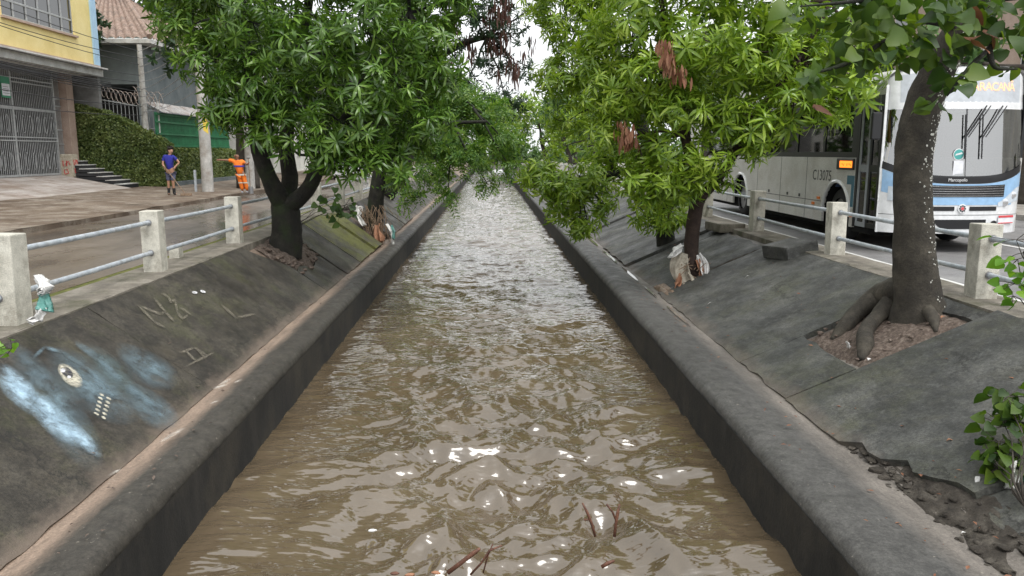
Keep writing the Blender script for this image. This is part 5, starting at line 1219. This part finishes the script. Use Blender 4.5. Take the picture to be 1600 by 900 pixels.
q = MB(); q.span((-11.95, 32.45, .05), (-11.87, 32.53, .95)); o = q.build('thin_stake', 'rail_paint'); tag(o, 'thin grey stake leaning close to the concrete pole', 'stake')
def cable(a, b, sag, label, m='cable', r=.016, group='overhead cables'):
    q = MB(); a, b = Vector(a), Vector(b); q.tube([a.lerp(b, t)-Vector((0, 0, sag*4*t*(1-t))) for t in [k/16 for k in range(17)]], r, 5); o = q.build('overhead_cable', m, smooth='all'); tag(o, label, 'cable', group)
rs = random.Random(21); pt = Vector((-15.75, 37.25, 0))
for k in range(9):
    z = 6.2-.36*k+rs.uniform(-.1, .1); cable((-15.8, 12, z+1.2+rs.uniform(-.4, .8)), (pt.x, pt.y-.16, z), .35+.2*rs.random(), 'black cable sagging from the slim banded pole across the yellow facade', 'cable', .014, 'cables across the yellow facade')
for k in range(9):
    z = 6.1-.33*k; cable((pt.x, pt.y-.16, z), (-11.5+rs.uniform(-.2, .2), 32.8, 7.6-.42*k+rs.uniform(-.3, .3)), .25, 'pale cable strung between the slim banded pole and the pole with the yellow mark', 'cable_pale', .013, 'cables between the two poles')
for k in range(4):
    cable((-14.5, 14, 9.6-.25*k), (-11.5, 32.7, 8.3-.22*k), .3, 'grey power line high above the street beside the yellow facade', 'cable_pale', .02, 'high power lines')
for k in range(5):
    cable((-17.0, 12, 5.15+.12*k), (-17.0, 36.9, 4.75-.08*k), .12+.04*k, 'dark cable bundle along the slab edge of the yellow building', 'cable', .022, 'cables along the slab edge')

# ================================================================== PEOPLE
def hand(J, E, wrist, d, side, grip=0.6):
    """adds a palm with five bent fingers beyond joint index wrist; d = pointing direction"""
    d = Vector(d).normalized(); w_ = Vector(J[wrist][:3]); s = d.orthogonal().normalized() if side is None else Vector(side).normalized(); n = d.cross(s)
    palm = len(J); J.append((*(w_+d*.055), .032)); E.append((wrist, palm))
    for k in range(4):
        a = w_+d*.095+s*(k-1.5)*.02; q = a+(d*(1-grip*.4)+n*grip*.5)*(.036-.004*abs(k-1.4)); e = q+(d*(1-grip)+n*grip)*.03
        i = len(J); J += [(*a, .011), (*q, .009), (*e, .008)]; E += [(palm, i), (i, i+1), (i+1, i+2)]
    a = w_+d*.04-s*.042; e = a+(d*.7-s*.3+n*grip*.5)*.045; i = len(J); J += [(*a, .012), (*e, .009)]; E += [(palm, i), (i, i+1)]
def person(loc, label, pose, skin_m):
    root = thing('person', loc, label, 'person'); OFF[root.name] = Vector((0, 0, 0)); p = {k: Vector(v) for k, v in pose.items()}
    J = []; E = []
    def add(v, r, prev=None, r2=None):
        J.append((v.x, v.y, v.z, r, r2 or r)); i = len(J)-1
        if prev is not None: E.append((prev, i))
        return i
    pel = add(p['pelvis'], .13, None, .1); ch = add(p['chest'], .15, pel, .105); nb = add(p['neck'], .06, ch); hd = p['head']; up = (hd-p['neck']).normalized()
    f = p['face'].normalized(); jw = add(hd-up*.055+f*.02, .068, nb, .07); md = add(hd+up*.02, .083, jw, .095); tp = add(hd+up*.085, .065, md, .075)
    ns = add(hd+f*.105-up*.005, .014, md); add(hd+f*.118-up*.02, .012, ns)
    sd_ = f.cross(Vector((0, 0, 1))).normalized()
    for s in (-1, 1): e = add(hd+sd_*s*.09, .014, md); add(hd+sd_*s*.098+up*.02, .012, e)
    for s in ('l', 'r'):
        sh = add(p[s+'sh'], .06, ch); el = add(p[s+'el'], .044, sh); wr = add(p[s+'wr'], .03, el); hand(J, E, wr, p[s+'hd'], None, .7 if s+'open' not in pose else .1)
        hp = add(p[s+'hip'], .09, pel); kn = add(p[s+'kn'], .06, hp); an = add(p[s+'an'], .042, kn); hl = add(p[s+'an']+Vector((0, 0, -.04)), .036, an); add(p[s+'toe'], .028, hl)
    skin('body', J, E, skin_m, root); return root, p
def garment(root, name, chain, edges, m, levels=1): return skin(name, chain, edges, m, root, levels)
V3 = Vector
# man in blue with a long-handled broom
pose = dict(pelvis=(.03, 0, .90), chest=(.0, 0, 1.28), neck=(.05, 0, 1.50), head=(.08, -.01, 1.63), face=(.8, -.5, -.25),
            lsh=(-.17, .02, 1.42), lel=(-.22, -.06, 1.14), lwr=(-.07, -.16, .93), lhd=(.5, -.2, -.5), rsh=(.17, 0, 1.41), rel=(.36, .04, 1.20), rwr=(.235, -.03, 1.06), rhd=(-.3, -.5, -.55),
            lhip=(-.06, 0, .86), lkn=(-.07, -.02, .48), lan=(-.09, 0, .11), ltoe=(-.04, -.13, .04), rhip=(.11, 0, .86), rkn=(.10, -.03, .48), ran=(.11, 0, .11), rtoe=(.22, -.10, .04))
L_ = G(268, 304, .09); M1, p = person((L_.x, L_.y, .075), 'man in dark blue shirt, grey shorts and black boots sweeping mud beside the low hedge', pose, 'skin_tan')
garment(M1, 'shirt', [(.03, 0, .86, .165, .125), (.01, 0, 1.1, .15, .12), (.0, 0, 1.30, .172, .125), (.03, 0, 1.44, .10, .09), (-.17, .02, 1.42, .078), (-.21, -.03, 1.22, .068), (.17, 0, 1.41, .078), (.29, .03, 1.27, .066)], [(0, 1), (1, 2), (2, 3), (2, 4), (4, 5), (2, 6), (6, 7)], 'shirt_blue')
garment(M1, 'shorts', [(.03, 0, .90, .16, .125), (-.065, 0, .80, .105), (-.07, -.02, .50, .092), (.115, 0, .80, .105), (.105, -.03, .50, .092)], [(0, 1), (1, 2), (0, 3), (3, 4)], 'shorts_grey')
for s, kx in ((-.08, -.09), (.105, .11)): garment(M1, 'boot', [(s, -.01, .30, .062), (kx, 0, .12, .056), (kx, 0, .055, .058), (kx+(.04 if kx < 0 else .09), -.12, .045, .048)], [(0, 1), (1, 2), (2, 3)], 'boot_black')
garment(M1, 'hair', [(.06, .02, 1.68, .095, .10), (.075, .0, 1.735, .078, .085), (.03, .05, 1.60, .07)], [(0, 1), (0, 2)], 'hair_black')
q = MB(); a = V3((L_.x, L_.y, .075)); q.tube([a+V3((-.14, -.18, 1.08)), a+V3((.0, -.21, .90)), a+V3((.74, -.55, .04))], .017, 8)
BR = thing('push_broom', a+V3((.74, -.55, 0)), 'long wooden broom pushed across the mud by the man in blue', 'broom'); q.build('handle', 'wood_stick', BR, smooth=True)
q = MB(); q.box(a+V3((.76, -.56, .045)), (.4, .07, .09), rz=.4); q.build('brush_head', 'wood_stick', BR, bevel=.012)
# worker in orange, arm stretched out
pose = dict(pelvis=(.06, 0, .80), chest=(-.03, 0, 1.10), neck=(-.06, 0, 1.32), head=(-.075, -.02, 1.43), face=(.05, -1, -.1),
            lsh=(-.22, 0, 1.27), lel=(-.46, -.02, 1.29), lwr=(-.68, -.04, 1.30), lhd=(-1, 0, 0), lopen=(0, 0, 0), rsh=(.15, 0, 1.24), rel=(.33, -.03, 1.12), rwr=(.40, -.16, 1.15), rhd=(.3, -.6, .3),
            lhip=(-.02, 0, .76), lkn=(.03, -.02, .42), lan=(.08, .02, .10), ltoe=(.05, -.12, .04), rhip=(.14, 0, .76), rkn=(.21, -.02, .42), ran=(.27, .02, .10), rtoe=(.27, -.12, .04))
L_ = G(376, 302, .07); M2, p = person((L_.x, L_.y, .06), 'worker in orange uniform with blue chest stripe stretching one arm out and holding a pole', pose, 'skin_dark')
garment(M2, 'tunic', [(.06, 0, .70, .20, .14), (.03, 0, .9, .18, .135), (-.02, 0, 1.12, .178, .13), (-.05, 0, 1.28, .11, .09), (-.22, 0, 1.27, .085), (-.40, -.015, 1.285, .075), (.15, 0, 1.24, .085), (.27, -.02, 1.16, .075)], [(0, 1), (1, 2), (2, 3), (2, 4), (4, 5), (2, 6), (6, 7)], 'uniform_orange')
garment(M2, 'trousers', [(.06, 0, .80, .165, .125), (-.02, 0, .70, .11), (.03, -.02, .42, .088), (.08, .02, .12, .085), (.145, 0, .70, .11), (.21, -.02, .42, .088), (.27, .02, .12, .085)], [(0, 1), (1, 2), (2, 3), (0, 4), (4, 5), (5, 6)], 'uniform_orange')
def ring(c, rx, ry, z0, h, m, name, root):
    q = MB(); q.grid(lambda u, v: (c[0]+rx*math.cos(u*6.2832), c[1]+ry*math.sin(u*6.2832), z0+h*v), 25, 2); q.build(name, m, root, smooth='all')
ring((.005, 0), .215, .172, 1.03, .06, 'belt_blue', 'chest_stripe', M2); ring((.06, 0), .212, .152, .70, .06, 'uniform_stripe', 'hem_stripe', M2)
for cx, z in ((.035, .40), (.215, .40)): ring((cx, -.015), .094, .094, z, .045, 'uniform_stripe', 'leg_stripe', M2)
for cx in (.08, .27): garment(M2, 'shoe', [(cx, .02, .06, .052), (cx-.01, -.12, .045, .045)], [(0, 1)], 'shoe_grey')
q = MB(); a = V3((L_.x, L_.y, .06)); q.tube([a+V3((.43, -.20, 1.36)), a+V3((.45, -.20, .0))], .017, 8)
PT = thing('shovel', a+V3((.45, -.2, 0)), 'long-handled shovel stood upright in the hand of the worker in orange', 'shovel'); q.build('handle', 'wood_stick', PT, smooth=True)
q = MB(); q.tube([a+V3((.36, -.2, 1.37)), a+V3((.50, -.2, 1.37))], .018, 8); q.build('grip', 'boot_black', PT, smooth=True); q = MB(); q.grid(lambda u, v: a+V3((.45+.2*(u-.5), -.22+.06*(2*u-1)**2, .28*v)), 7, 3); q.build('blade', 'steel_grey', PT, smooth=True)

# ================================================================== FLOOD DEBRIS AND SMALL PLANTS
def rag(root_or_none, name, pts, wd, m, seed, label=None, cat='rag', n=16, fold=.06):
    """crumpled strip of sheet following pts"""
    rs = random.Random(seed); P_ = [Vector(p) for p in pts]; q = MB(); K = len(P_)-1
    def fn(u, v):
        t = u*K; i = min(int(t), K-1); f = t-i; c = P_[i].lerp(P_[i+1], f); d = (P_[i+1]-P_[i]).normalized(); s = d.cross(Vector((.2, 1, .3))).normalized(); nn = d.cross(s)
        w_ = wd*(.6+.6*vn(u*3+seed))*(1-.5*max(0, u-.8)/.2); return c+s*(v-.5)*w_+nn*fold*(math.sin(v*9+seed+u*4)+.6*math.sin(v*17+u*9))*(.5+.6*u)+Vector((0, 0, .03*sn(u*6+seed, v*6, seed)))
    def vn(x): return .5+sn(x, seed*1.7, 2)
    q.grid(fn, n*2, n); o = q.build(name, m, root_or_none, smooth='all')
    sol = o.modifiers.new('thick', 'SOLIDIFY'); sol.thickness = .004
    if label: tag(o, label, cat)
    return o
b0 = P(1078, 412, 14.6)
rag(None, 'rag', [P(1066, 395, 14.6), P(1060, 415, 14.55), P(1066, 432, 14.5), P(1078, 448, 14.4), P(1072, 468, 14.2)], .34, 'cloth_beige', 3, 'beige rag draped down from the slim brown trunk onto the slab', 'rag')
rag(None, 'plastic_sheet', [P(1066, 384, 14.6), P(1056, 392, 14.5), P(1046, 402, 14.4)], .12, 'plastic_white', 4, 'white plastic scrap sticking out from the slim brown trunk', 'plastic')
rag(None, 'plastic_sheet', [P(1090, 398, 14.6), P(1100, 412, 14.5), P(1104, 436, 14.4)], .16, 'plastic_white', 5, 'grey white plastic hanging on the street side of the slim brown trunk', 'plastic')
rag(None, 'rag', [P(1090, 405, 14.55), P(1096, 422, 14.5), P(1094, 444, 14.4)], .10, 'plastic_orange', 6, 'rust orange rag caught on the slim brown trunk', 'rag')
rag(None, 'rag', [P(1062, 428, 14.5), P(1060, 442, 14.4), P(1054, 452, 14.35)], .10, 'plastic_orange', 16, 'small tan rag beneath the beige one at the slim brown trunk', 'rag')
q = MB()
for k in range(26):
    r_ = random.Random(k); a = b0+V3((r_.uniform(-.25, .25), r_.uniform(-.25, .1), r_.uniform(-.25, .15))); q.tube([a, a+V3((r_.uniform(-.2, .2), r_.uniform(-.15, .1), r_.uniform(-.16, .02)))], .008, 5)
o = q.build('twig_litter', 'wood_stick', kind='stuff'); tag(o, 'twigs caught round the slim brown trunk', 'twigs')
# flood debris on the left tree by the water
q = MB(); b0 = P(585, 345, 23.1)
for k in range(150):
    r_ = random.Random(k+60); a = b0+V3((r_.gauss(0, .26), r_.uniform(-.5, .1), r_.uniform(-.35, .5))); q.tube([a, a+V3((r_.uniform(-.15, .2), r_.uniform(-.2, .1), r_.uniform(-.55, -.1)))], .009, 4)
o = q.build('branch_litter', 'wood_stick', kind='stuff'); tag(o, 'dry vegetation caught round the trunk on the mossy slabs', 'debris')
rag(None, 'plastic_sheet', [P(562, 322, 22.9), P(558, 338, 22.8), P(570, 352, 22.6)], .2, 'plastic_white', 8, 'pale plastic wrapped on the flood litter of the mossy slab tree', 'plastic')
rag(None, 'plastic_strip', [P(604, 350, 22.4), P(612, 362, 22.2), P(615, 385, 22.1), P(616, 400, 22.1)], .07, 'plastic_white', 9, 'thin white strip hanging over the left coping towards the water', 'plastic')
rag(None, 'plastic_strip', [P(612, 352, 22.3), P(616, 362, 22.2), P(615, 374, 22.1)], .06, 'plastic_teal', 10, 'thin teal strip beside the white one on the left coping', 'plastic')
rag(None, 'rag', [P(588, 352, 22.8), P(590, 366, 22.6), P(596, 378, 22.5)], .3, 'plastic_orange', 11, 'rusty brown rag at the foot of the mossy slab tree', 'rag')
# left near post: snagged plastic
rag(None, 'plastic_sheet', [P(58, 432, 7.55), P(66, 440, 7.5), P(70, 452, 7.45), P(62, 458, 7.45)], .09, 'plastic_white', 12, 'white plastic bag snagged on the rail at the chipped railing post', 'plastic')
rag(None, 'plastic_sheet', [P(70, 474, 7.5), P(66, 486, 7.4), P(58, 498, 7.35), P(46, 504, 7.3)], .07, 'plastic_white', 13, 'twisted white plastic strip lying at the foot of the chipped railing post', 'plastic')
rag(None, 'plastic_strip', [P(68, 456, 7.5), P(70, 472, 7.45), P(72, 486, 7.4)], .025, 'plastic_teal', 14, 'green plastic strip hanging against the chipped railing post', 'plastic')
q = MB()
for k in range(40):
    r_ = random.Random(k+300); a = G(10+r_.gauss(0, 12), 490+r_.gauss(0, 5), .02); q.tube([a, a+V3((r_.uniform(-.12, .12), r_.uniform(-.1, .1), r_.uniform(0, .1)))], .006, 4)
o = q.build('dry_grass', 'wood_stick', kind='stuff'); tag(o, 'dry straw heaped beside the chipped railing post', 'straw')
# litter scraps on the slabs
def slopeR(px, py):
    d = ray(px, py); o = V3((0, 0, EYE)); n = V3((-(RTP[1]-RB[1]), 0, RTP[0]-RB[0])); t = (V3((RB[0], 0, RB[1]))-o).dot(n)/d.dot(n); return o+d*t
rs = random.Random(8)
for px, py, m, lb, sz in ((1325, 545, 'plastic_white', 'white scrap of paper standing in the broken tree pit', .09), (1358, 563, 'plastic_white', 'flat white scrap at the lower corner of the broken tree pit', .07), (1473, 497, 'plastic_orange', 'tan dry leaf behind the lichen-speckled trunk', .08), (1484, 690, 'leaf_dead', 'dry pinkish leaf on the wide dark right slab', .055), (1527, 752, 'plastic_white', 'thin pale seed husk on the right slab below the leafy sprout', .07), (1108, 475, 'plastic_white', 'small white scrap near the beige rag', .06), (1438, 745, 'leaf_dead', 'dark curled leaf on the wide right slab', .05), (1391, 818, 'leaf_dead', 'orange dry leaf on the right coping', .06), (1505, 835, 'plastic_white', 'cream pebble-like scrap on the broken slab edge', .03), (1167, 433, 'plastic_white', 'tiny white scrap on the right slab under the railing', .05)):
    c = slopeR(px, py)+V3((0, 0, .014)); q = MB(); an = rs.uniform(0, 6.28); el = rs.uniform(.35, .7)
    q.grid(lambda u, v: c+V3((sz*(u-.5)*math.cos(an)-sz*el*(v-.5)*(1-abs(u*2-1)**2)*math.sin(an), sz*(u-.5)*math.sin(an)+sz*el*(v-.5)*(1-abs(u*2-1)**2)*math.cos(an), (.35 if 'standing' in lb else .02)*sz*2*v+.2*sz*math.sin(u*5)+sz*(u-.5)*math.cos(an)*.43)), 8, 5)
    o = q.build('litter_scrap', m, smooth='all'); tag(o, lb, 'litter'); o.modifiers.new('thick', 'SOLIDIFY').thickness = .003
for bk, xr, side, sd0 in ((bankL, (-3.0, -2.62), LS, 51), (bankR, (2.5, 3.05), RS, 52)):
    q = MB(); r_ = random.Random(sd0)
    for k in range(230):
        y = 3.5+26*r_.random()**1.7
        if r_.random() < .6: c = V3((r_.uniform(*xr), y, -.865 if abs(r_.uniform(0, 1)) < 2 else 0)); c.z = -.872 if abs(c.x) < 2.8 else -.925
        else: c = slope_pt(side, y, r_.uniform(.02, .98)**1.5, .016)
        a = r_.uniform(0, 6.28); l = r_.uniform(.008, .035); wd_ = l*r_.uniform(.25, .5); u = V3((math.cos(a), math.sin(a), .15*r_.gauss(0, 1))); v = V3((-math.sin(a), math.cos(a), .2*r_.gauss(0, 1)))
        q.add([c-u*l, c-v*wd_+V3((0, 0, .004)), c+u*l, c+v*wd_+V3((0, 0, .006))], [(0, 1, 2), (0, 2, 3)])
    q.build('leaf_litter', 'leaf_dead' if side > 0 else 'litter', bk, kind='stuff', recalc=False)
# branches sticking out of the water
def branch(pxs, Y, r, label, forks=()):
    root_p = P(*pxs[0], Y); q = MB(); q.tube([P(x, y, Y) for x, y in pxs], [r]*(len(pxs)-1)+[r*.6], 7, jit=.3)
    for f in forks: q.tube([P(x, y, Y) for x, y in f], [r*.6]*len(f), 6, jit=.3)
    o = q.build('drift_branch', 'drift_red', smooth='all'); tag(o, label, 'branch', 'branches stranded in the current')
WY = lambda py: G(800, py, -1.42).y
branch([(930, 838), (925, 820), (918, 802), (910, 786)], WY(836), .012, 'thin bare stick with a short side twig poking out of the current', [[(922, 812), (912, 812)]])
branch([(960, 838), (962, 820), (965, 803), (968, 788)], WY(836), .014, 'reddish split stick poking out of the current beside the thin bare one', [[(963, 815), (957, 800), (948, 788)]])
branch([(700, 895), (720, 880), (740, 864), (750, 857)], WY(892), .017, 'broken brown branch slanting out of the water by the floating orange scraps', [])
branch([(735, 898), (752, 880), (765, 860), (785, 852)], WY(895), .009, 'fine forked twig trailing beside the broken brown branch', [[(755, 895), (762, 870), (770, 850)]])
branch([(940, 886), (950, 880), (960, 876)], WY(884), .014, 'low dark snag just breaking the surface', [])
for px, py, m, lb in ((617, 896, 'drift_red', 'brown bark chunk floating by the broken branch'), (640, 898, 'plastic_orange', 'pale orange scrap floating by the broken branch'), (682, 895, 'plastic_orange', 'orange scrap floating against the broken branch'), (582, 829, 'plastic_white', 'white cup-like scrap floating alone on the brown water')):
    c = G(px, py, -1.405); q = MB(); rock(q, c, .022, px, (1.7, .8, .55)); o = q.build('floating_scrap', m, smooth='all'); tag(o, lb, 'litter')
# leafy sprouts near the camera
def sprout(name, base, label, spots, n, r, mesh_m, seed, sc=(.4, .75)):
    rs = random.Random(seed); root = thing(name, base, label, 'plant'); q = MB(); ms = []
    for me in hm[:3]:
        m_ = me.copy(); m_.materials.clear(); m_.materials.append(MATS[mesh_m]); ms.append(m_)
    S = []
    for c in spots:
        q.tube(bend(base, c, 4, rs, .05), [.008, .007, .006, .005, .003], 5)
        for _ in range(n): S.append(spot(c, r, rs))
    for p_, d_ in S: q.tube(bend(min(spots, key=lambda z: (Vector(z)-p_).length), p_, 2, rs, 0), .003, 4, cap=False)
    q.build('stems', 'bark_far', root, smooth='all'); heart_leaves(root, S, rs, ms, 'leaf', sc); return root
sprout('leafy_sprout', slope_pt(RS, 7.2, .98, 0), 'bright green heart-leaved sprout in front of the last right railing post', [P(1588, 375, 7.0), P(1590, 405, 7.0), P(1592, 440, 7.0), P(1583, 462, 7.05), P(1598, 395, 6.9), P(1610, 420, 6.9)], 6, .13, 'leaf_bright', 31, (.45, .8))
rt = slopeR(1600, 790); sp_ = sprout('leafy_sprout', rt, 'wilted leafy sprout hung with plastic strips on the lower right slab', [P(1575, 620, 5.6), P(1570, 665, 5.5), P(1560, 690, 5.45), P(1590, 700, 5.45), P(1575, 720, 5.4), P(1600, 660, 5.5), P(1545, 705, 5.45), P(1590, 640, 5.55), P(1560, 730, 5.4), P(1598, 735, 5.4)], 13, .12, 'leaf_heart', 32, (.35, .8))
rag(None, 'plastic_strip', [P(1580, 722, 5.4), P(1576, 740, 5.35), P(1570, 762, 5.3)], .07, 'plastic_white', 41, 'grey plastic strip hanging from the wilted sprout', 'plastic')
rag(None, 'plastic_strip', [P(1596, 728, 5.4), P(1592, 752, 5.35), P(1588, 785, 5.3)], .055, 'plastic_teal', 42, 'teal plastic strip hanging from the wilted sprout', 'plastic')
rag(None, 'rag', [P(1586, 722, 5.45), P(1584, 742, 5.4), P(1582, 758, 5.38)], .06, 'drift_red', 43, 'brown rag between the strips hanging from the wilted sprout', 'rag')
sprout('leafy_sprout', slope_pt(LS, 4.9, .99, 0), 'small bright green sprig over the graffiti slab', [P(8, 540, 5.6), P(-10, 550, 5.5), P(18, 545, 5.7)], 5, .07, 'leaf_bright', 33, (.28, .42))
sprout('leafy_sprout', slope_pt(LS, 17.6, .98, 0), 'grey green weed tuft on the cracked left slabs behind the forked trunk', [P(520, 310, 17.4), P(505, 325, 17.2), P(540, 320, 17.4), P(530, 335, 17.2), P(550, 330, 17.4)], 9, .28, 'leaf_far', 34, (.6, 1.))
